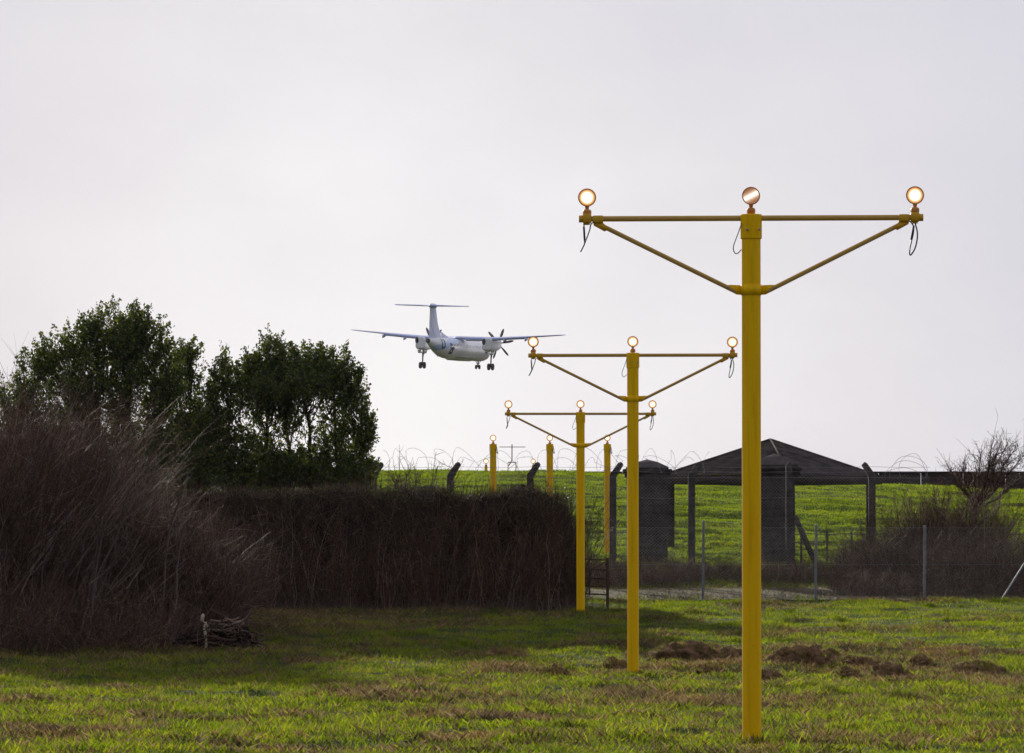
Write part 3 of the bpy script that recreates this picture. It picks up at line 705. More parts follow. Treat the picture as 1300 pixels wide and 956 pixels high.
# clipped hedge: dense inside, twigs all round
hx0, hx1, hy0, hy1 = X(-160, 112), X(726, 112), 112.0, 114.6
zt_h = P(0, 619, 113).z
hedge = empty('hedge', ((hx0 + hx1) / 2, 113.3, g(0, 113)), 'long dark leafless clipped hedge running across behind the lawn', 'hedge')
nxh, nzh = 150, 26
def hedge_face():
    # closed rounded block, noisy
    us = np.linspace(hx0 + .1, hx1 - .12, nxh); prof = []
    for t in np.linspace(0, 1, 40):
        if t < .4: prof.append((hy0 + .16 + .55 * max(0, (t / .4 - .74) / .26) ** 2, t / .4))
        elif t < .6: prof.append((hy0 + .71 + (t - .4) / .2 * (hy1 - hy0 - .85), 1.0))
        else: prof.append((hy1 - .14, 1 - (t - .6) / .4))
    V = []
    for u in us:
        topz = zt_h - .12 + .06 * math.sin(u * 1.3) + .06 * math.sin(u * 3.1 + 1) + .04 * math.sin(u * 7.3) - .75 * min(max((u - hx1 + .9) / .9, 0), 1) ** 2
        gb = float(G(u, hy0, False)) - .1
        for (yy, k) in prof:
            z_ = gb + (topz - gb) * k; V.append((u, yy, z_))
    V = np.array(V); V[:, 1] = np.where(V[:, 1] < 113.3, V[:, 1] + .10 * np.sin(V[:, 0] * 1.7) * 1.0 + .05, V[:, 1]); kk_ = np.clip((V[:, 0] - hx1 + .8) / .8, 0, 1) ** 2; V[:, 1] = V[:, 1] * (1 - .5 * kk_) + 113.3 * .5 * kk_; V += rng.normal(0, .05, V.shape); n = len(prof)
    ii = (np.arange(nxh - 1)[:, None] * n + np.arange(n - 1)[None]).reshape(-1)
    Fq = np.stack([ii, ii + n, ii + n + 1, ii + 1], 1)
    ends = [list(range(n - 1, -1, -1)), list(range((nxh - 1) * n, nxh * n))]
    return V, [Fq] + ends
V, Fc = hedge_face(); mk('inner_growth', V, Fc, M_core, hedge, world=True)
n = 52000
side_ = rng.uniform(0, 1, n); u = rng.uniform(hx0, hx1, n); gb = G(u, np.full(n, 112.), False)
top_n = zt_h - .02 + .06 * np.sin(u * 1.3) + .06 * np.sin(u * 3.1 + 1) + .04 * np.sin(u * 7.3) - .75 * np.clip((u - hx1 + .9) / .9, 0, 1) ** 2
front = side_ < .70; topm = (side_ >= .70) & (side_ < .93); endm = side_ >= .93
yv = np.where(front, hy0 + rng.normal(.08, .09, n), np.where(topm, rng.uniform(hy0, hy1, n), rng.uniform(hy0, hy1, n)))
zv = np.where(topm, top_n - .16, gb + rng.uniform(0, 1, n) ** .9 * (top_n - gb - .25))
u = np.where(endm, hx1 - .1 - .35 * ((zv - gb) / 2.6) ** 2 + rng.normal(0, .16, n), u)
yv = np.where(front, yv + .55 * np.clip((zv - top_n + .75) / .75, 0, 1) ** 2, yv)
dv = np.stack([rng.normal(0, .5, n), np.where(front, rng.normal(-.22, .3, n), rng.normal(0, .3, n)), rng.uniform(.1, 1.1, n)], -1)
ln = np.where(topm, rng.uniform(.08, .26, n), rng.uniform(.15, .55, n))[:, None]
b0 = np.stack([u, yv, zv], -1); s = np.linspace(0, 1, 4)[None, :, None]
pp = b0[:, None] + (dv * ln)[:, None] * s + (rng.normal(0, .12, (n, 3)) * ln)[:, None] * s * s
tooh = pp[:, -1, 2] > (zt_h + .06 + rng.normal(0, .07, len(pp))); pp = pp[~tooh]
v, f = tubes(pp, .0045 * rng.uniform(.5, 1.5, len(pp))[:, None] * np.array([[1, .9, .7, .35]]))
tag(mk('twigs', v, [f], M_hedge, hedge, world=True), kind='stuff')
# loose one-year shoots sticking out of the top
n = 1500; u = rng.uniform(hx0, hx1 - .05, n); hh_ = rng.exponential(.09, n) + .04
b0 = np.stack([u, rng.uniform(hy0 + .2, hy1 - .3, n), zt_h + .06 * np.sin(u * 1.3) - .18 - .75 * np.clip((u - hx1 + .9) / .9, 0, 1) ** 2], -1)
dv = np.stack([rng.normal(.05, .12, n), rng.normal(0, .1, n), np.ones(n)], -1) * (hh_ + .12)[:, None]; s_ = np.linspace(0, 1, 3)[None, :, None]
v, f = tubes(b0[:, None] + dv[:, None] * s_ + rng.normal(0, .012, (n, 3, 3)), .0045 * np.ones((n, 1)) * np.array([[1, .8, .5]])); tag(mk('loose_shoots', v, [f], M_twig, hedge, world=True), kind='stuff')
# ivy and a few green leaves in the hedge top
n = 5200; cu_ = rng.uniform(hx0, hx1, 40); u = cu_[rng.integers(0, 40, n)] + rng.normal(0, .45, n); u = np.clip(u, hx0, hx1)
c = np.stack([u, hy0 + rng.uniform(-.08, .5, n), zt_h - np.abs(rng.normal(.02, .28, n)) - .0 + .03 * np.sin(u * 3)], -1); v, f = leaf_quads(c, rng.uniform(.03, .06, n)); tag(mk('ivy_leaves', v, [f], M_leaf, hedge, world=True), kind='stuff')
shrub('loose_scrub', 'loose ragged brown scrub softening the right end of the hedge behind the third mast', 'scrub', 672, 738, 111.6, 113.6, 330, 1.2, 2.75, M_hedge, spread=.13, side=9, sl=.32, r0=.009, sr=.005)
# a few loose long reddish stems standing in front of the hedge foot
shrub('red_stemmed_scrub', 'upright reddish stems standing against the hedge foot in the middle', 'scrub', 240, 715, 110.6, 111.9, 900, .6, 2.35, M_twig, spread=.16, side=5, sl=.35, r0=.009)
shrub('dead_weeds', 'low dead weeds along the foot of the hedge', 'weeds', 240, 800, 109.6, 111.5, 700, .12, .5, M_twig_g, spread=.3, side=3, sl=.12, r0=.004, sr=.003)

# big bare thicket on the left
B1 = shrub('bramble_thicket', 'tall tangled purple brown bare thicket at the left edge of the lawn', 'bare shrub', -90, 62, 92, 99, 2300, 2.7, 4.5, lean=(.17, 0), spread=.20, side=11, sl=.6, r0=.011, sr=.005, group='bare thickets on the left')
B2 = shrub('bramble_thicket', 'lower bare thicket sloping down to the hedge, right of the tall one', 'bare shrub', 50, 300, 94, 103, 2600, 1.5, 3.0, lean=(.14, 0), spread=.25, side=10, sl=.5, r0=.010, sr=.005, hf=lambda bx: np.interp(650 + bx / 97.5 * F, [50, 120, 215, 310], [1.25, 1.02, .78, .50]), group='bare thickets on the left')
B3 = shrub('bramble_thicket', 'front fringe of dry brown brambles arching over the shaded grass at lower left', 'bare shrub', -60, 225, 89, 92.5, 420, .5, 1.9, lean=(.1, -.1), spread=.4, side=8, sl=.4, r0=.007, sr=.004, droop=.5, group='bare thickets on the left')
for px_, h_, dd_, ln_ in ((20, 3.3, 93, .65), (60, 3.0, 92.5, .72), (85, 3.1, 93, .8), (40, 2.9, 92, .6), (130, 2.2, 93, .8)):
    pass
v, f = stems(X(-60, 91), X(215, 91), 90.5, 95, 46, 1.2, 3.4, lean=(.12, 0), spread=.2, side=7, sl=.5, r0=.026, sr=.008)
o = mk('coarse_stems', v, [f], twiggy('coarse_bark', [(0, (.05, .035, .032)), (1, (.15, .11, .095))]), B1, world=True); tag(o, kind='stuff')
# pale long leaning stems catching the light
n = 90; bx = rng.uniform(X(-20, 92), X(190, 92), n); by = rng.uniform(91.5, 93, n); z0 = G(bx, by) + rng.uniform(.6, 2.4, n)
z0 = np.minimum(z0, P(0, 640, 92).z + (X(240, 92) - bx) * .42)
dv = np.stack([rng.normal(.62, .14, n), rng.normal(0, .1, n), rng.normal(.75, .12, n)], -1); ln = rng.uniform(.3, 1.1, n)[:, None]
s = np.linspace(0, 1, 5)[None, :, None]; pp = np.stack([bx, by, z0], -1)[:, None] + (dv * ln)[:, None] * s + (rng.normal(0, .12, (n, 3)) * ln)[:, None] * s * s
v, f = tubes(pp, .0065 * rng.uniform(.5, 1.2, n)[:, None] * np.linspace(1, .4, 5)[None], 4)
M_pst = twiggy('pale_stem', [(0, (.14, .095, .08)), (1, (.34, .26, .22))]); 
tag(mk('pale_stems', v, [f], M_pst, B1, world=True), kind='stuff')

shrub('bare_tree', 'thin pale leafless tree at the far left edge behind the evergreens', 'tree', -60, 25, 124, 126, 26, 3.6, 5.9, M_twig_g, spread=.12, side=30, sl=.8, r0=.02, sr=.006)
shrub('bare_bush', 'small dark leafless bush above the hedge right of the evergreen tree', 'bush', 482, 552, 118, 121, 150, 1.8, 3.0, M_twig, spread=.13, side=12, sl=.4, r0=.016, sr=.008)

# scrub on the right
shrub('bare_bush', 'tall brown leafless bush against the security fence on the right', 'bush', 1145, 1270, 125, 128, 480, 1.1, 2.45, M_twig, spread=.30, side=13, sl=.5, r0=.014, sr=.005, group='bare scrub on the right')
shrub('bare_bush', 'brown bramble scrub around the right fence post with a cranked arm', 'bush', 1082, 1180, 123, 127, 560, .6, 1.75, M_twig, spread=.4, side=9, sl=.4, r0=.008, sr=.0045, droop=.3, group='bare scrub on the right')
shrub('bare_bush', 'dense dark bramble scrub at the right edge above the steel brace', 'bush', 1180, 1330, 120, 124, 800, .6, 1.7, M_twig, spread=.4, side=9, sl=.4, r0=.008, sr=.0045, droop=.3, group='bare scrub on the right')
shrub('bare_bush', 'low dark brambles behind the track between the middle and left steel posts', 'bush', 860, 1090, 126.5, 129.3, 500, .2, .62, M_twig, spread=.45, side=8, sl=.3, r0=.007, sr=.0045, droop=.4, group='low brambles along the track')
shrub('bare_bush', 'low dark brambles between the gate and the left gate pier', 'bush', 735, 862, 124.5, 129.3, 420, .25, .75, M_twig, spread=.45, side=8, sl=.3, r0=.007, sr=.0045, droop=.4, group='low brambles along the track')
shrub('bare_bush', 'low dark brambles at the foot of the scrub, right of the middle steel post', 'bush', 1060, 1330, 118.6, 122, 800, .2, .75, M_twig, spread=.45, side=8, sl=.3, r0=.007, sr=.0045, droop=.4, group='low brambles along the track')
shrub('dead_weeds', 'pale dead grass and docks along the foot of the low wire fence', 'weeds', 800, 1330, 115.5, 117.6, 900, .08, .38, M_twig_g, spread=.3, side=2, sl=.1, r0=.004, sr=.003)
shrub('dead_weeds', 'pale dry nettles growing beside the iron railing', 'weeds', 1055, 1100, 132, 133.5, 60, .3, .85, M_pst, spread=.4, side=6, sl=.2, r0=.006, sr=.004)

def grow(base, H, seed, lean=(0, 0), forks=4, r0=.07, levels=4, spread=.55, upb=.35):
    """recursive limbs; returns tube parts and tips"""
    r = random.Random(seed); parts = MB(); tips = []
    def go(p, d, ln, rad, lv):
        pts = [p]; q = p
        for k in range(4):
            d = (d + Vector((r.gauss(0, .12), r.gauss(0, .12), r.gauss(.03, .06)))).normalized(); q = q + d * ln / 4; pts.append(q)
        parts.tube(pts, [rad * (1 - .12 * k) for k in range(5)], 6 if lv > 2 else 4, cap=False)
        tips.append((q, lv))
        if lv == 0: return
        for k in range(r.randint(forks - 1, forks)):
            nd = (d + Vector((r.gauss(0, spread), r.gauss(0, spread), r.gauss(upb, .25)))).normalized()
            go(pts[r.choice([2, 3, 4, 4])], nd, ln * r.uniform(.6, .85), rad * r.uniform(.45, .62), lv - 1)
    go(Vector(base), Vector((lean[0], lean[1], 1)).normalized(), H, r0, levels)
    return parts, tips
# small bare hawthorn with its trunk against the fence on the right
hx = X(1235, 131); bt = empty('bare_hawthorn', (hx, 131.2, g(hx, 131.2)), 'leafless hawthorn tree whose twiggy crown shows above the barrier at the right edge', 'tree')
mb = MB(); r0_ = random.Random(4)
gz0 = g(hx, 131.2) - .1; fork = Vector((X(1238, 131), 131.2, P(0, 645, 131).z))
mb.tube([(hx, 131.2, gz0), (hx + .03, 131.2, (gz0 + fork.z) / 2), fork], [.11, .085, .075], 8)
limbs = []
for tx_, ty_ in ((1205, 590), (1222, 585), (1245, 572), (1258, 560), (1270, 556), (1280, 558), (1290, 562), (1300, 572), (1310, 590), (1215, 600), (1262, 575), (1283, 580), (1240, 592)):
    e_ = P(tx_, ty_ + 6, 131.2 + r0_.uniform(-.5, .5)); mid1 = fork.lerp(e_, .35) + Vector((r0_.gauss(.06, .05), r0_.gauss(0, .05), -.10)); mid2 = fork.lerp(e_, .7) + Vector((r0_.gauss(0, .04), 0, -.04))
    pts = [fork, mid1, mid2, e_]; limbs.append(pts); mb.tube(pts, [.042, .028, .017, .006], 5)
mb.build('trunk', M_bark, bt, world=True)
LM = np.array([[tuple(q) for q in l] for l in limbs]); n = 700; i = rng.integers(0, len(LM), n); a = rng.integers(0, 3, n); fr = rng.uniform(0, 1, n)[:, None]
wgt = rng.uniform(0, 1, n) < .75; a = np.where(wgt, np.maximum(a, 1), a)
q = LM[i, a] * (1 - fr) + LM[i, a + 1] * fr; dv = (LM[i, a + 1] - LM[i, a]); dv /= np.linalg.norm(dv, axis=1, keepdims=True); dv = dv * .6 + rng.normal(0, .5, (n, 3)) + np.array([0, 0, .35])
ln = rng.uniform(.12, .42, n)[:, None]; s_ = np.linspace(0, 1, 5)[None, :, None]
pp = q[:, None] + (dv * ln)[:, None] * s_ + (rng.normal(0, .3, (n, 3)) * ln)[:, None] * s_ * s_
q1 = tubes(pp, .007 * np.linspace(1, .4, 5)[None] * np.ones((n, 1)))
m2 = 2600; i = rng.integers(0, n, m2); a = rng.integers(1, 5, m2); q = pp[i, a]; dv = rng.normal(0, .5, (m2, 3)) + np.array([0, 0, .35]); ln = rng.uniform(.05, .2, m2)[:, None]
q2 = tubes(np.stack([q, q + dv * ln], 1), .0048 * np.ones((m2, 1)) * np.array([[1, .5]]))
v, f = join([q1, q2]); mk('crown', v, [f], M_twig, bt, world=True)

# evergreen trees
def evergreen(label, d, trunks, lobes, leaves, seed, spray=.19, leaf=(.05, .105)):
    """lobes: photo px, py, rx, ry, density; depth radius from rx"""
    rr_ = np.random.default_rng(seed)
    cx_ = X(trunks[0][0], d); root = empty('evergreen_tree', (cx_, d, g(cx_, d)), label, 'tree', 'dark evergreen trees behind the hedge')
    wts = np.array([l[2] * l[3] * l[4] for l in lobes], float); wts /= wts.sum()
    nsh = leaves // 26; li = rr_.choice(len(lobes), nsh, p=wts)
    dr = rr_.normal(0, 1, (nsh, 3)); dr /= np.linalg.norm(dr, axis=1, keepdims=True); rad = rr_.uniform(0, 1, nsh) ** .45
    LB = np.array([(X(l[0], d), P(0, l[1], d).z, X(l[2] + 650, d), X(l[3] + 650, d)) for l in lobes])
    c = np.stack([LB[li, 0], np.full(nsh, d), LB[li, 1]], -1) + dr * rad[:, None] * np.stack([LB[li, 2], np.clip(LB[li, 2] * 1.1, .4, 1.3), LB[li, 3]], -1)
    # clumping: keep shoots where a 3-D wave field is high, opening gaps elsewhere
    wv = rr_.normal(0, 1, (9, 3)); wv /= np.linalg.norm(wv, axis=1, keepdims=True); wv *= rr_.uniform(3, 9, (9, 1)); fld = np.sin(c @ wv.T + rr_.uniform(0, 6.28, 9)).sum(1) * .75
    keep = fld > rr_.uniform(-3.2, .2, nsh); c = c[keep]; li = li[keep]; dr = dr[keep]; nsh = len(c)
    # every shoot is an upward spray on a twig
    ax = dr * .55 + np.array([0, 0, .85]) + rr_.normal(0, .25, (nsh, 3)); ax /= np.linalg.norm(ax, axis=1, keepdims=True)
    sl = spray * rr_.uniform(.6, 1.9, nsh)
    k = rr_.integers(0, nsh, leaves); t = rr_.uniform(-.6, 1, leaves)
    lc = c[k] + ax[k] * (sl[k] * t)[:, None] + rr_.normal(0, 1, (leaves, 3)) * (.05 * (1.15 - np.clip(t, 0, 1) * .8))[:, None]
    v, f = leaf_quads(lc, rr_.uniform(*leaf, leaves)); mk('crown', v, [f], M_leaf, root, world=True)
    s = np.linspace(0, 1, 3)[None, :, None]
    tw = c[:, None] - ax[:, None] * (sl * 1.5)[:, None, None] * (1 - s) + ax[:, None] * (sl * .9)[:, None, None] * s
    v1, f1 = tubes(tw, .006 * np.ones((nsh, 1)) * np.array([[1, .8, .4]]))
    # limbs: each goes from a trunk to a shoot
    paths = []; radii = []
    tb = [np.array([X(p_, d), d + rr_.normal(0, .2), g(X(p_, d), d) - .1]) for p_, _ in trunks]
    te = [np.array([X(p_ + rr_.normal(0, 10), d), d + rr_.normal(0, .25), P(0, yt_, d).z]) for p_, yt_ in trunks]
    trunk_path = []
    for a_, b_ in zip(tb, te):
        s8 = np.linspace(0, 1, 8)[:, None]; pth_ = a_ * (1 - s8) + b_ * s8; pth_[1:-1, :2] += rr_.normal(0, .05, (6, 2)); trunk_path.append(pth_)
    m = MB()
    for pth_ in trunk_path: m.tube([tuple(q) for q in pth_], [.075 * (1 - .1 * i_) for i_ in range(8)], 7)
    m.build('trunk', M_bark, root, world=True, smooth=True)
    ns = min(nsh, 420); sel = rr_.choice(nsh, ns, replace=False)
    for j in sel:
        q = c[j] - ax[j] * sl[j] * 1.2; kt = min(range(len(trunk_path)), key=lambda z_: abs(trunk_path[z_][4][0] - q[0]) + rr_.uniform(0, .4)); tp_ = trunk_path[kt]
        zz_ = q[2] - abs(q[0] - tp_[4][0]) * rr_.uniform(.8, 1.6) - .25; ii_ = int(np.clip(np.searchsorted(tp_[:, 2], zz_), 1, 7))
        f_ = np.clip((zz_ - tp_[ii_ - 1, 2]) / (tp_[ii_, 2] - tp_[ii_ - 1, 2]), 0, 1); s0 = tp_[ii_ - 1] * (1 - f_) + tp_[ii_] * f_
        ss = np.linspace(0, 1, 6)[:, None]; pt = s0 * (1 - ss) + q * ss; pt[:, 2] += (.14 * np.sin(np.pi * ss[:, 0]) * -1); pt[1:-1] += rr_.normal(0, .03, (4, 3)); paths.append(pt); radii.append(.018 * np.linspace(1, .35, 6) * rr_.uniform(.6, 1.3))
    v2, f2 = tubes(np.array(paths), np.array(radii), 4)
    v, f = join([(v1, f1), (v2, f2)]); mk('branches', v, [f], M_bark, root, world=True)
    return root
evergreen('tallest dark evergreen tree, rising behind the bare thicket on the left', 121, [(165, 440), (125, 460), (195, 470), (150, 450)],
          [(148, 425, 48, 38, 1.5), (125, 415, 22, 24, 1), (172, 418, 32, 24, 1.1), (92, 440, 40, 30, 1.2), (60, 458, 32, 24, .9), (195, 445, 30, 35, 1.1), (135, 475, 75, 45, 1.1), (85, 500, 70, 40, .9), (40, 480, 25, 25, .7),
           (180, 500, 60, 35, .9), (120, 560, 110, 55, 1.15), (200, 575, 60, 45, 1.2), (20, 530, 45, 50, .8), (215, 490, 30, 40, .9), (200, 600, 60, 20, 1.5), (30, 500, 20, 24, .7)], 66000, 21)
evergreen('small slender evergreen tree filling the dip between the two large ones', 122.5, [(240, 470), (228, 480)],
          [(238, 455, 20, 24, 1), (232, 478, 24, 34, 1), (255, 500, 25, 30, .7), (235, 530, 36, 36, .8), (250, 580, 50, 42, 1.3), (262, 540, 26, 40, .9)], 17000, 22)
evergreen('broad dark evergreen tree to the left of the aircraft with sky showing between its stems', 120.5, [(372, 450), (340, 470), (400, 460), (437, 470), (300, 480), (455, 500)],
          [(345, 462, 34, 30, 1.2), (318, 470, 26, 24, 1), (385, 465, 36, 26, 1.2), (418, 474, 34, 26, 1.2), (450, 492, 20, 24, 1.1), (286, 482, 24, 28, .9), (285, 460, 9, 16, .5), (343, 440, 10, 16, .6), (412, 452, 9, 16, .6), (440, 458, 7, 16, .5), (362, 488, 70, 22, 1.3), (445, 525, 24, 34, .8), (462, 560, 14, 45, 1.2),
           (280, 530, 34, 40, .9), (362, 535, 70, 28, .4), (362, 500, 88, 26, 1.2), (425, 560, 40, 28, .8), (300, 575, 50, 34, 1.1), (325, 520, 30, 34, .6), (400, 592, 74, 26, 1.5), (340, 600, 70, 24, 1.5), (455, 600, 26, 20, 1.2), (300, 612, 70, 10, 2), (420, 612, 60, 10, 2)], 70000, 23)
# a rooted low laurel strip is the dark base behind the hedge top: part of the trees' own lower lobes

# ------------------------------------------------------------------ brush heap, pale stick, ladder, red frame, soil mounds
hd = 91.5; hxm = X(285, hd)
heap = empty('brush_heap', (hxm, hd, g(hxm, hd)), 'dark heap of cut branches with pale sawn ends at the foot of the thicket', 'brush heap')
from mathutils import noise as mn
def lump(cx_, cy_, cz_, rx, ry, rz, seed, rough=.35, fr=2.2, sub=40):
    th = np.linspace(0, np.pi, sub // 2); ph = np.linspace(0, 2 * np.pi, sub, endpoint=False); V = []
    for a in th:
        for b_ in ph:
            p = Vector((math.sin(a) * math.cos(b_), math.sin(a) * math.sin(b_), math.cos(a))); q = 1 + rough * mn.fractal(p * fr + Vector((seed, 0, 0)), .8, 2.2, 5)
            V.append((cx_ + p.x * rx * q, cy_ + p.y * ry * q, cz_ + p.z * rz * q))
    n1, n2 = len(th), len(ph); i = np.arange(n1 - 1)[:, None] * n2; k = np.arange(n2)[None]; k2 = (k + 1) % n2
    return np.array(V), np.stack([i + k, i + n2 + k, i + n2 + k2, i + k2], -1).reshape(-1, 4)
v, f = join([lump(X(290, hd), hd, g(X(290, hd), hd) + .16, .42, .4, .30, 3), lump(X(255, hd), hd + .2, g(X(255, hd), hd) + .1, .45, .4, .22, 5)])
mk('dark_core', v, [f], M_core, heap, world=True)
n = 420; c = np.stack([rng.normal(X(288, hd), .28, n), hd - .2 + rng.normal(0, .2, n), g(hxm, hd) + np.abs(rng.normal(.2, .14, n))], -1); dv = np.stack([rng.normal(0, .5, n), rng.normal(0, .3, n), rng.normal(.05, .22, n)], -1) * rng.uniform(.2, .6, n)[:, None]
s = np.linspace(-.5, .5, 4)[None, :, None]; v, f = tubes(c[:, None] + dv[:, None] * s + rng.normal(0, .015, (n, 4, 3)), .010 * rng.uniform(.4, 1.4, n)[:, None] * np.ones((1, 4)), 5)
tag(mk('branches', v, [f], M_hedge, heap, world=True), kind='stuff')
b = MB()
rr = random.Random(5)
for k in range(16):
    p = P(rr.uniform(268, 312), rr.uniform(788, 803), hd - .35); q = Vector((rr.uniform(-.12, .12), rr.uniform(-.05, .05), rr.uniform(-.03, .05))); b.tube([p - q, p + q], .012, 6)
b.tube([P(297, 796, hd - .4), P(310, 787, hd - .4), P(319, 776, hd - .38)], [.014, .011, .005], 6); b.tube([P(302, 792, hd - .4), P(304, 797, hd - .4)], .012, 6)
tag(b.build('cut_branches', M_pst, heap, world=True), kind='stuff')
b = MB(); b.tube([P(262, 823, hd - .45), P(261, 806, hd - .45), P(259, 796, hd - .43), P(262, 790, hd - .4)], [.022, .028, .02, .012], 8); b.lathe([(.01, -.07), (.03, -.04), (.034, .02), (.02, .06), (.004, .07)], Matrix.Translation(P(257, 784, hd - .42)) @ Matrix.Rotation(R(10), 4, 'Y'), 10)
b.tube([P(258, 789, hd - .42), P(263, 793, hd - .42), P(263, 798, hd - .42)], .012, 6)
o = b.build('broken_stump', M_pale, smooth=True); tag(o, 'thin pale broken stump sticking up left of the brush heap', 'stump')

ld = 110.9; lad = empty('step_ladder', P(541, 640, ld), 'small grey metal ladder lying on the top edge of the hedge', 'ladder')
for px_ in ((531, 529), (553, 549)):
    b = MB(); b.tube([P(px_[0], 616, ld - .05), P(px_[1], 641, ld - .25)], .013, 6); b.build('side_rail', M_conc, lad, world=True)
for k in range(5):
    t = k / 4.4; b = MB(); p = P(531 - 2 * t, 619 + 20 * t, ld - .07 - .18 * t); q = P(553 - 4 * t, 618 + 20 * t, ld - .07 - .18 * t); b.box((p + q) / 2, ((q - p).length, .05, .02)); b.build('rung', M_conc, lad, world=True)

ad = 172.; fr_ = empty('marker_frame', P(650, 603, ad), 'thin dark red frame with a T-shaped top standing on the hill crest', 'frame')
b = MB(); bz = g(X(650, ad), ad) - .1
for q in (645, 655): b.tube([(X(q, ad), ad, bz), P(q, 587, ad)], .014, 6)
b.tube([P(645, 587, ad), P(655, 587, ad)], .014, 6); b.tube([P(645, 596, ad), P(655, 588, ad)], .007, 5); b.build('stand', M_red, fr_, world=True)
b = MB(); b.tube([P(646, 591, ad), P(649, 586, ad), P(650, 584, ad), P(650, 564, ad)], .017, 6); b.build('mast', M_red, fr_, world=True)
b = MB(); b.tube([P(634, 567.5, ad), P(667, 567.5, ad)], .012, 6); b.build('top_bar', M_wire, fr_, world=True)

mounds = [(872, 836, .62, .33, 'broad brown soil mound between the two nearest masts'), (1012, 842, .52, .34, 'dark churned soil mound just right of the nearest mast'), (1052, 838, .26, .24, 'small dark soil clod right of the churned mound'),
          (842, 828, .25, .2, 'small earthy lump at the left of the broad mound'), (1128, 858, .34, .28, 'brown soil mound in the grass at lower right'), (700, 850, .34, .18, 'small dark mound left of the second mast'),
          (972, 858, .3, .22, 'crumbled earth at the foot of the nearest mast'), (1085, 842, .4, .2, 'low brown hump of soil between the churned mound and the lower right one'), (925, 836, .3, .2, 'dark earthy hump just left of the nearest mast'),
          (1240, 850, .45, .2, 'brown soil hump near the right edge of the meadow'), (640, 832, .4, .15, 'low brownish hump in the grass below the middle of the hedge'), (780, 842, .22, .16, 'small soil lump touching the second mast'),
          (905, 826, .2, .2, 'peaked clod on the far side of the broad mound'), (1034, 826, .16, .16, 'small clod standing behind the churned mound'), (900, 850, .26, .14, 'crumbly patch of soil in front of the broad mound'),
          (1165, 838, .2, .13, 'small clod behind the lower right mound'), (1075, 856, .22, .16, 'clod in the grass left of the lower right mound'), (820, 845, .16, .12, 'tiny soil heap right of the second mast')]
for k, (px_, py_, rx_, rz_, lb) in enumerate(mounds):
    # find the depth where the ground meets that row
    dd = np.arange(60, 110, .2); rows = np.array([720 - (float(G(X(px_, q), q, False)) - CZ) / q * F for q in dd]); dq = float(dd[np.argmin(np.abs(rows - py_ - 7))])
    xx = X(px_, dq); gz_ = g(xx, dq) - .03; v, f = lump(0, 0, 0, rx_, .5, rz_, 20 + k * 3.7, .38, 2.6, 64)
    rt = empty('soil_mound', (xx, dq, gz_), lb, 'soil mound', 'soil mounds in the grass')
    cl = [(v, f)]
    for j in range(int(60 * rx_ / .3)):
        a = rng.uniform(0, 6.28); q = rng.uniform(0, 1.15) ** .7; cs = rng.uniform(.012, .055) * (1.4 if q < .6 else 1)
        cl.append(lump(math.cos(a) * rx_ * q, math.sin(a) * .5 * q, rz_ * math.sqrt(max(0, 1 - q * q)) * .92 + cs * .2, cs * rng.uniform(.8, 1.6), cs, cs * rng.uniform(.6, 1.1), j * 1.3 + k, .5, 1.6, 10))
    v, f = join(cl); mk('earth', v, [f], M_soil, rt, smooth=False)
    n = int(1100 * rx_ / .3); a = rng.uniform(0, 2 * np.pi, n); q = rng.uniform(.1, 1.25, n); bx = np.cos(a) * rx_ * q; by = np.sin(a) * .5 * q
    bz = rz_ * np.sqrt(np.clip(1 - q * q, 0, 1)) * .9; hh = rng.uniform(.03, .12, n)
    V = np.stack([np.stack([bx - .004, by, bz - .02], -1), np.stack([bx + .004, by, bz - .02], -1), np.stack([bx + rng.normal(0, .05, n), by - rng.uniform(0, .05, n), bz + hh], -1)], 1)
    mk('grass_tufts', V.reshape(-1, 3), [(np.arange(n) * 3)[:, None] + np.array([[0, 1, 2]])], M_grass, rt, attr={'dry': np.repeat((rng.uniform(0, 1, n) < .7).astype(float), 3)})

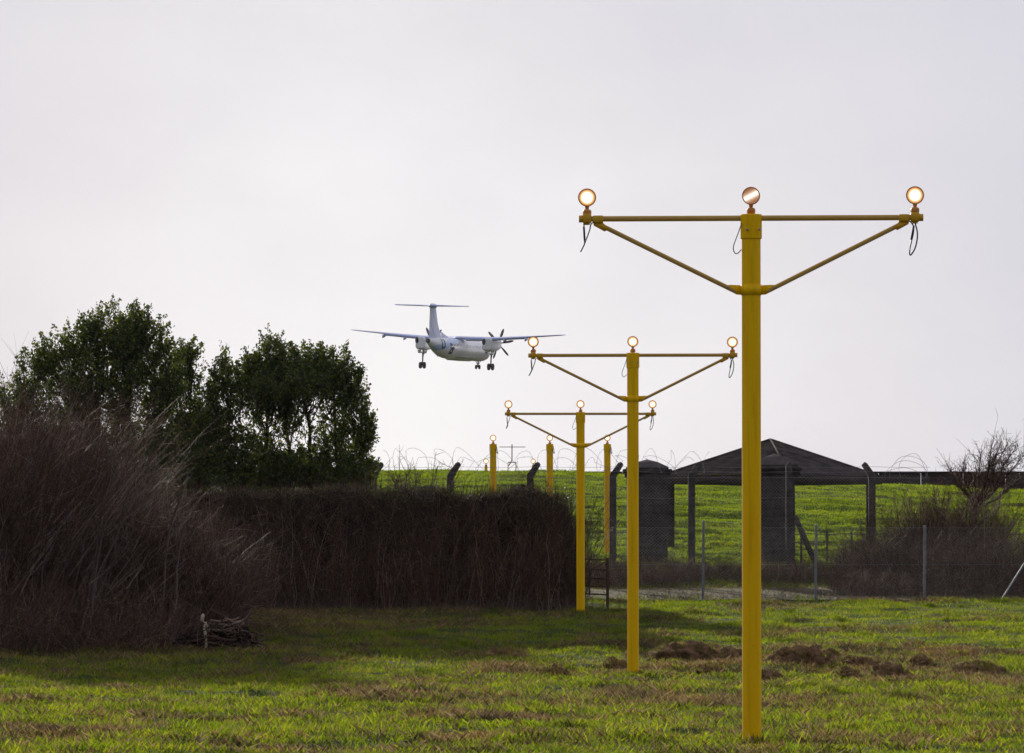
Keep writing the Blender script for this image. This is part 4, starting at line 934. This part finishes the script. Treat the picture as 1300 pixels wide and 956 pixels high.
# ------------------------------------------------------------------ aircraft
def plane_paint():
    m, t, o = mat('white_airliner_paint'); c = N(t, 'ShaderNodeTexCoord'); s_ = N(t, 'ShaderNodeSeparateXYZ'); t.links.new(c.outputs['Object'], s_.inputs[0])
    # pale blue swoosh over the rear upper side, passenger windows as small dark dots
    a = N(t, 'ShaderNodeMath', operation='MULTIPLY_ADD'); t.links.new(s_.outputs['Y'], a.inputs[0]); a.inputs[1].default_value = .16; a.inputs[2].default_value = 1.55
    b_ = N(t, 'ShaderNodeMath', operation='SUBTRACT'); t.links.new(s_.outputs['Z'], b_.inputs[0]); t.links.new(a.outputs[0], b_.inputs[1])
    r = ramp(t, b_.outputs[0], [(.0, (.84, .84, .88)), (.06, (.38, .54, .98)), (.85, (.55, .68, .97)), (.95, (.86, .88, .95))])
    w1 = N(t, 'ShaderNodeMath', operation='PINGPONG'); t.links.new(s_.outputs['Y'], w1.inputs[0]); w1.inputs[1].default_value = .4
    w2 = N(t, 'ShaderNodeMath', operation='LESS_THAN'); t.links.new(w1.outputs[0], w2.inputs[0]); w2.inputs[1].default_value = .15
    z1 = N(t, 'ShaderNodeMath', operation='COMPARE'); t.links.new(s_.outputs['Z'], z1.inputs[0]); z1.inputs[1].default_value = .42; z1.inputs[2].default_value = .17
    y1 = N(t, 'ShaderNodeMath', operation='COMPARE'); t.links.new(s_.outputs['Y'], y1.inputs[0]); y1.inputs[1].default_value = 2; y1.inputs[2].default_value = 10
    m1 = N(t, 'ShaderNodeMath', operation='MULTIPLY'); t.links.new(w2.outputs[0], m1.inputs[0]); t.links.new(z1.outputs[0], m1.inputs[1])
    m2 = N(t, 'ShaderNodeMath', operation='MULTIPLY'); t.links.new(m1.outputs[0], m2.inputs[0]); t.links.new(y1.outputs[0], m2.inputs[1])
    mx_ = N(t, 'ShaderNodeMix', data_type='RGBA'); t.links.new(m2.outputs[0], mx_.inputs[0]); t.links.new(r.outputs[0], mx_.inputs['A']); mx_.inputs['B'].default_value = (.04, .045, .06, 1)
    b = bsdf(t, None, .25, 0, .5); t.links.new(mx_.outputs['Result'], b.inputs['Base Color']); t.links.new(b.outputs[0], o.inputs[0]); return m
M_plane = plane_paint()
M_wing = painted('pale_wing_paint', (.50, .58, .97), (.58, .66, .99), 2, .35)
M_nac = painted('nacelle_white', (.88, .89, .93), (.92, .93, .96), 2, .3)
def fin_mat():
    m, t, o = mat('fin_paint'); c = N(t, 'ShaderNodeTexCoord'); mp_ = N(t, 'ShaderNodeMapping'); mp_.inputs['Rotation'].default_value = (R(35), 0, 0); t.links.new(c.outputs['Object'], mp_.inputs[0])
    wv = N(t, 'ShaderNodeTexWave', wave_type='BANDS', bands_direction='Z'); wv.inputs['Scale'].default_value = .11; wv.inputs['Distortion'].default_value = 1.2; t.links.new(mp_.outputs[0], wv.inputs['Vector'])
    r = ramp(t, wv.outputs['Fac'], [(.35, (.70, .74, .94)), (.5, (.30, .45, .95)), (.7, (.64, .71, .97))]); b = bsdf(t, None, .3); t.links.new(r.outputs[0], b.inputs['Base Color']); t.links.new(b.outputs[0], o.inputs[0]); return m
M_fin = fin_mat()
M_dark = painted('dark_rubber', (.03, .024, .03), (.05, .042, .05), 5, .7)
M_letter = painted('dark_lettering', (.02, .025, .06), (.03, .035, .08), 5, .5)
M_strut = painted('gear_strut', (.10, .10, .13), (.18, .17, .2), 8, .5, metal=.3)
PD = 676.
ap = P(581.5, 443.5, PD)
air = empty('propeller_airliner', ap, 'white twin propeller airliner with wheels down, flying away above the trees', 'aircraft')
air.rotation_euler = (R(1.0), R(1.9), R(-13))
# fuselage loft: (y, zcentre, half width, half height)
secs = [(-16.6, .75, .04, .05), (-16.2, .72, .22, .26), (-15, .62, .42, .48), (-13, .42, .72, .80), (-11, .22, .98, 1.05), (-9, .07, 1.20, 1.24), (-7, .0, 1.33, 1.33), (-5, 0, 1.345, 1.345), (5, 0, 1.345, 1.345), (11, 0, 1.345, 1.345), (12.6, -.04, 1.25, 1.25), (13.8, -.14, 1.0, 1.02), (14.7, -.26, .66, .68), (15.2, -.33, .32, .33), (15.35, -.35, .04, .04)]
n = 32; V = []
for (yy, zc, hw, hh) in secs:
    for k in range(n): a = 2 * math.pi * k / n; V.append((hw * math.sin(a), yy, zc + hh * math.cos(a)))
fc = [[i * n + k, i * n + (k + 1) % n, (i + 1) * n + (k + 1) % n, (i + 1) * n + k] for i in range(len(secs) - 1) for k in range(n)]
b = MB(); b.add(V, fc); fus = b.build('fuselage', M_plane, air, smooth=True)
b = MB(); b.lathe([(.30, 0), (.26, -.25), (.12, -.45), (.02, -.5)], Matrix.Translation((0, -16.1, .72)) @ Matrix.Rotation(R(-90), 4, 'X'), 14)
b.build('tail_cone', M_dark, fus)
b = MB(); b.add([(q[0] * 1.0, q[1], q[2]) for q in [(-1.1, 5, -1.0), (1.1, 5, -1.0), (1.1, -4, -1.0), (-1.1, -4, -1.0), (-.7, 4, -1.46), (.7, 4, -1.46), (.7, -3, -1.46), (-.7, -3, -1.46)]], [[4, 5, 6, 7], [0, 1, 5, 4], [1, 2, 6, 5], [2, 3, 7, 6], [3, 0, 4, 7]])
b.build('belly_fairing', M_nac, fus)
def airfoil(chord, th):
    pts = []
    for t in (0, .02, .08, .2, .4, .65, .85, 1): pts.append((chord * (.35 - t), th * chord * (2.969 * math.sqrt(t) - 1.26 * t - 3.516 * t * t + 2.843 * t ** 3 - 1.036 * t ** 4) * .5 * 1.0))
    return pts + [(a_, -b_ * .6) for a_, b_ in pts[-2:0:-1]]
def wing(mb, st):
    """st: (x, y, z, chord, thickness, along) stations"""
    V = []; m = None
    for (x_, y_, z_, ch, th) in st:
        pr = airfoil(ch, th); m = len(pr); V += [(x_, y_ + a_, z_ + b_) for a_, b_ in pr]
    f = [[i * m + k, i * m + (k + 1) % m, (i + 1) * m + (k + 1) % m, (i + 1) * m + k] for i in range(len(st) - 1) for k in range(m)] + [list(range(m)), [(len(st) - 1) * m + k for k in range(m - 1, -1, -1)]]
    mb.add(V, f)
dh = math.tan(R(4.3))
for s_ in (-1, 1):
    b = MB(); wing(b, [(0 + s_ * .01, 0, 1.42, 3.1, .18), (s_ * 4.6, 0, 1.42, 3.0, .18), (s_ * 9, -.1, 1.42 + 4.4 * dh, 2.2, .16), (s_ * 13.6, -.25, 1.42 + 9 * dh * 1.04, 1.35, .13), (s_ * 14.2, -.3, 1.42 + 9.6 * dh * 1.05, .8, .10)])
    wg = b.build('wing', M_wing, air, smooth=False)
    b = MB()     # extended flaps: inboard and outboard
    Mr = Matrix.Rotation(R(-16), 3, 'X')
    b.box((s_ * 2.6, -2.25, 1.22), (2.2, .75, .10), Mr); b.build('inner_flap', M_wing, wg); b = MB()
    b.box((s_ * 7.2, -2.05, 1.27 + 2.6 * dh), (4.4, .62, .09), Matrix.Rotation(-s_ * R(4.3), 3, 'Y') @ Mr); b.build('flap', M_wing, wg)
    for xx in (6.6, 9.4):
      b = MB(); b.add([(s_ * xx - .09, -.9, 1.3 + (xx - 4.6) * dh), (s_ * xx + .09, -.9, 1.3 + (xx - 4.6) * dh), (s_ * xx + .09, -2.6, 1.25 + (xx - 4.6) * dh), (s_ * xx - .09, -2.6, 1.25 + (xx - 4.6) * dh), (s_ * xx, -1.2, 1.0 + (xx - 4.6) * dh), (s_ * xx, -2.7, .78 + (xx - 4.6) * dh)], [[0, 1, 4], [1, 2, 5, 4], [2, 3, 5], [3, 0, 4, 5], [0, 3, 2, 1]])
      b.build('flap_fairing', M_wing, wg)
    # nacelle: rounded box loft
    b = MB(); sec = [(3.6, .9, .38, .36), (3.2, .85, .55, .58), (1.5, .70, .64, .78), (-.5, .62, .66, .84), (-1.9, .64, .66, .82), (-2.5, .68, .62, .76), (-2.6, .70, .55, .68)]
    V = []; n = 24
    for (yy, zc, hw, hh) in sec:
        for k in range(n):
            a = 2 * math.pi * k / n; ca, sa = math.sin(a), math.cos(a); q = (abs(ca) ** 5 + abs(sa) ** 5) ** (-1 / 5); V.append((s_ * 4.42 + hw * ca * q, yy, zc + hh * sa * q))
    b.add(V, [[i * n + k, i * n + (k + 1) % n, (i + 1) * n + (k + 1) % n, (i + 1) * n + k] for i in range(len(sec) - 1) for k in range(n)] + [list(range(n)), [(len(sec) - 1) * n + k for k in range(n - 1, -1, -1)]])
    na = b.build('engine_nacelle', M_nac, air, smooth=True)
    b = MB(); b.lathe([(.30, 0), (.26, .22), (.20, .24)], Matrix.Translation((s_ * 4.42 - .42, -2.45, 1.0)) @ Matrix.Rotation(R(90), 4, 'X') @ Matrix.Diagonal((.85, 1.5, 1, 1)), 14); b.build('exhaust', M_dark, na)
    for q in (-.38, .38): b = MB(); b.box((s_ * 4.42 + q, -1.2, -.42), (.05, 1.7, .42), Matrix.Rotation(R(18 if q > 0 else -18), 3, 'Y')); b.build('gear_door', M_nac, na)
    # propeller: spinner and six blades standing still
    b = MB(); b.lathe([(.30, 0), (.26, .35), (.12, .62), (.01, .7)], Matrix.Translation((s_ * 4.42, 3.62, .92)) @ Matrix.Rotation(R(-90), 4, 'X'), 16); pr = b.build('propeller', M_dark, air, smooth=True)
    for k in range(6):
        a = R(-24 if s_ < 0 else 18) + k * math.pi / 3; u_ = Vector((math.sin(a), 0, math.cos(a))); w_ = Vector((math.cos(a), 0, -math.sin(a))); c0 = Vector((s_ * 4.42, 3.85, .92)); V = []
        for (r_, cw, tw_) in ((.25, .07, 60), (.7, .15, 48), (1.3, .19, 34), (1.8, .15, 25), (2.05, .05, 20)):
            e_ = w_ * math.cos(R(tw_)) + Vector((0, 1, 0)) * math.sin(R(tw_)); nn = u_.cross(e_)
            for aa, bb in ((-1, 0), (0, .12), (1, 0), (0, -.12)): V.append(c0 + u_ * r_ + e_ * cw * aa + nn * cw * bb * 1.2)
        bb_ = MB(); bb_.add(V, [[i * 4 + j, i * 4 + (j + 1) % 4, (i + 1) * 4 + (j + 1) % 4, (i + 1) * 4 + j] for i in range(4) for j in range(4)] + [[3, 2, 1, 0], [16, 17, 18, 19]]); bb_.build('blade', M_strut, pr)
def gear(x_, y_, z0, z1, wr, ww, sp):
    b = MB(); b.tube([(x_, y_ + .2, z0), (x_, y_, z1 + wr)], [.11, .08], 10); b.tube([(x_ - sp - .02, y_, z1 + wr), (x_ + sp + .02, y_, z1 + wr)], .06, 8); b.tube([(x_, y_ + .9, z0), (x_, y_ + .05, z1 + wr + .7)], .05, 8)
    b.tube([(x_ - .38, y_ + .1, z0), (x_, y_ + .05, z0 - .65)], .04, 6); b.tube([(x_ + .38, y_ + .1, z0), (x_, y_ + .05, z0 - .65)], .04, 6)
    gr = b.build('landing_gear', M_strut, air, smooth=True)
    for s_ in (-1, 1):
        b = MB(); b.lathe([(wr * .45, -ww / 2), (wr * .86, -ww / 2), (wr, -ww * .3), (wr, ww * .3), (wr * .86, ww / 2), (wr * .45, ww / 2)], Matrix.Translation((x_ + s_ * sp, y_, z1 + wr)) @ Matrix.Rotation(R(90), 4, 'Y'), 20); b.build('wheel', M_dark, gr, smooth=True)
gear(-4.5, -.7, -.15, -2.6, .43, .32, .25); gear(4.55, -.7, -.15, -2.6, .43, .32, .25); gear(0, 11.2, -1.2, -2.35, .29, .22, .22)
# fin with dorsal fillet, tailplane
b = MB()
def finst(z_, yl, yt, th): return [(0, yl, z_), (th, yl - (yl - yt) * .25, z_), (th * .6, yl - (yl - yt) * .7, z_), (0, yt, z_), (-th * .6, yl - (yl - yt) * .7, z_), (-th, yl - (yl - yt) * .25, z_)]
V = []
for q in ((.9, -8.2, -15.6, .25), (1.5, -9.4, -15.7, .26), (3.0, -11.2, -15.7, .24), (5.05, -12.6, -15.6, .20)): V += finst(*q)
b.add(V, [[i * 6 + k, i * 6 + (k + 1) % 6, (i + 1) * 6 + (k + 1) % 6, (i + 1) * 6 + k] for i in range(3) for k in range(6)] + [[5, 4, 3, 2, 1, 0], list(range(18, 24))])
b.add([(0, -4.4, 1.28), (.12, -8.5, 1.15), (-.12, -8.5, 1.15), (0, -9.8, 2.1)], [[0, 1, 3], [0, 3, 2], [1, 2, 3]])
fin = b.build('fin', M_fin, air, smooth=True)
b = MB(); b.lathe([(.02, -1.2), (.24, -.8), (.34, .2), (.30, 1.5), (.08, 2.3)], Matrix.Translation((0, -14.6, 5.14)) @ Matrix.Rotation(R(-90), 4, 'X'), 14); b.build('fin_cap', M_wing, fin, smooth=True)
for s_ in (-1, 1):
    b = MB(); wing(b, [(s_ * .01, -14.3, 5.16, 2.6, .12), (s_ * 4.65, -14.6, 5.18, 1.5, .10)]); b.build('tailplane', M_wing, air)
# lettering on the rear right side, bent round the fuselage
def letter(txt, y0, z0, size, name='lettering', shear=0.0, depth=.0):
    cu = bpy.data.curves.new(name, 'FONT'); cu.body = txt; cu.size = size; cu.shear = shear; cu.offset = .045 * size
    ob = bpy.data.objects.new('tmp', cu); C.objects.link(ob); dg = bpy.context.evaluated_depsgraph_get(); me = bpy.data.meshes.new_from_object(ob.evaluated_get(dg)); bpy.data.objects.remove(ob)
    import bmesh
    bm = bmesh.new(); bm.from_mesh(me); bmesh.ops.subdivide_edges(bm, edges=bm.edges, cuts=2, use_grid_fill=False); bm.to_mesh(me); bm.free()
    S = np.array(secs)
    for v_ in me.vertices:
        yy = y0 + v_.co.x; arc = z0 + v_.co.y
        zc, hw, hh = [np.interp(yy, S[:, 0], S[:, k]) for k in (1, 2, 3)]
        a = (arc - zc) / hh; a = max(-1.45, min(1.45, a)); v_.co = (hw * math.cos(a) * 1.0 + .03, yy, zc + hh * math.sin(a) * 1.01)
    me.materials.append(M_letter); o_ = bpy.data.objects.new(name, me); C.objects.link(o_); o_.parent = fus; return o_
letter('U', -12.2, -.15, 1.9, shear=.1); letter('Er', -9.2, -.75, 1.9, shear=.1)

# ------------------------------------------------------------------ the air: thin winter haze in one closed box
b = MB(); b.box((0, 660, 149), (2100, 1580, 302)); hz = b.build('haze', bpy.data.materials.new('thin_haze')); tag(hz, kind='stuff')
m = hz.data.materials[0]; m.use_nodes = True; t = m.node_tree; t.nodes.clear(); o_ = N(t, 'ShaderNodeOutputMaterial'); pv = N(t, 'ShaderNodeVolumePrincipled')
pv.inputs['Color'].default_value = (.92, .93, 1, 1); pv.inputs['Density'].default_value = .00002; pv.inputs['Anisotropy'].default_value = .4
t.links.new(pv.outputs[0], o_.inputs['Volume'])
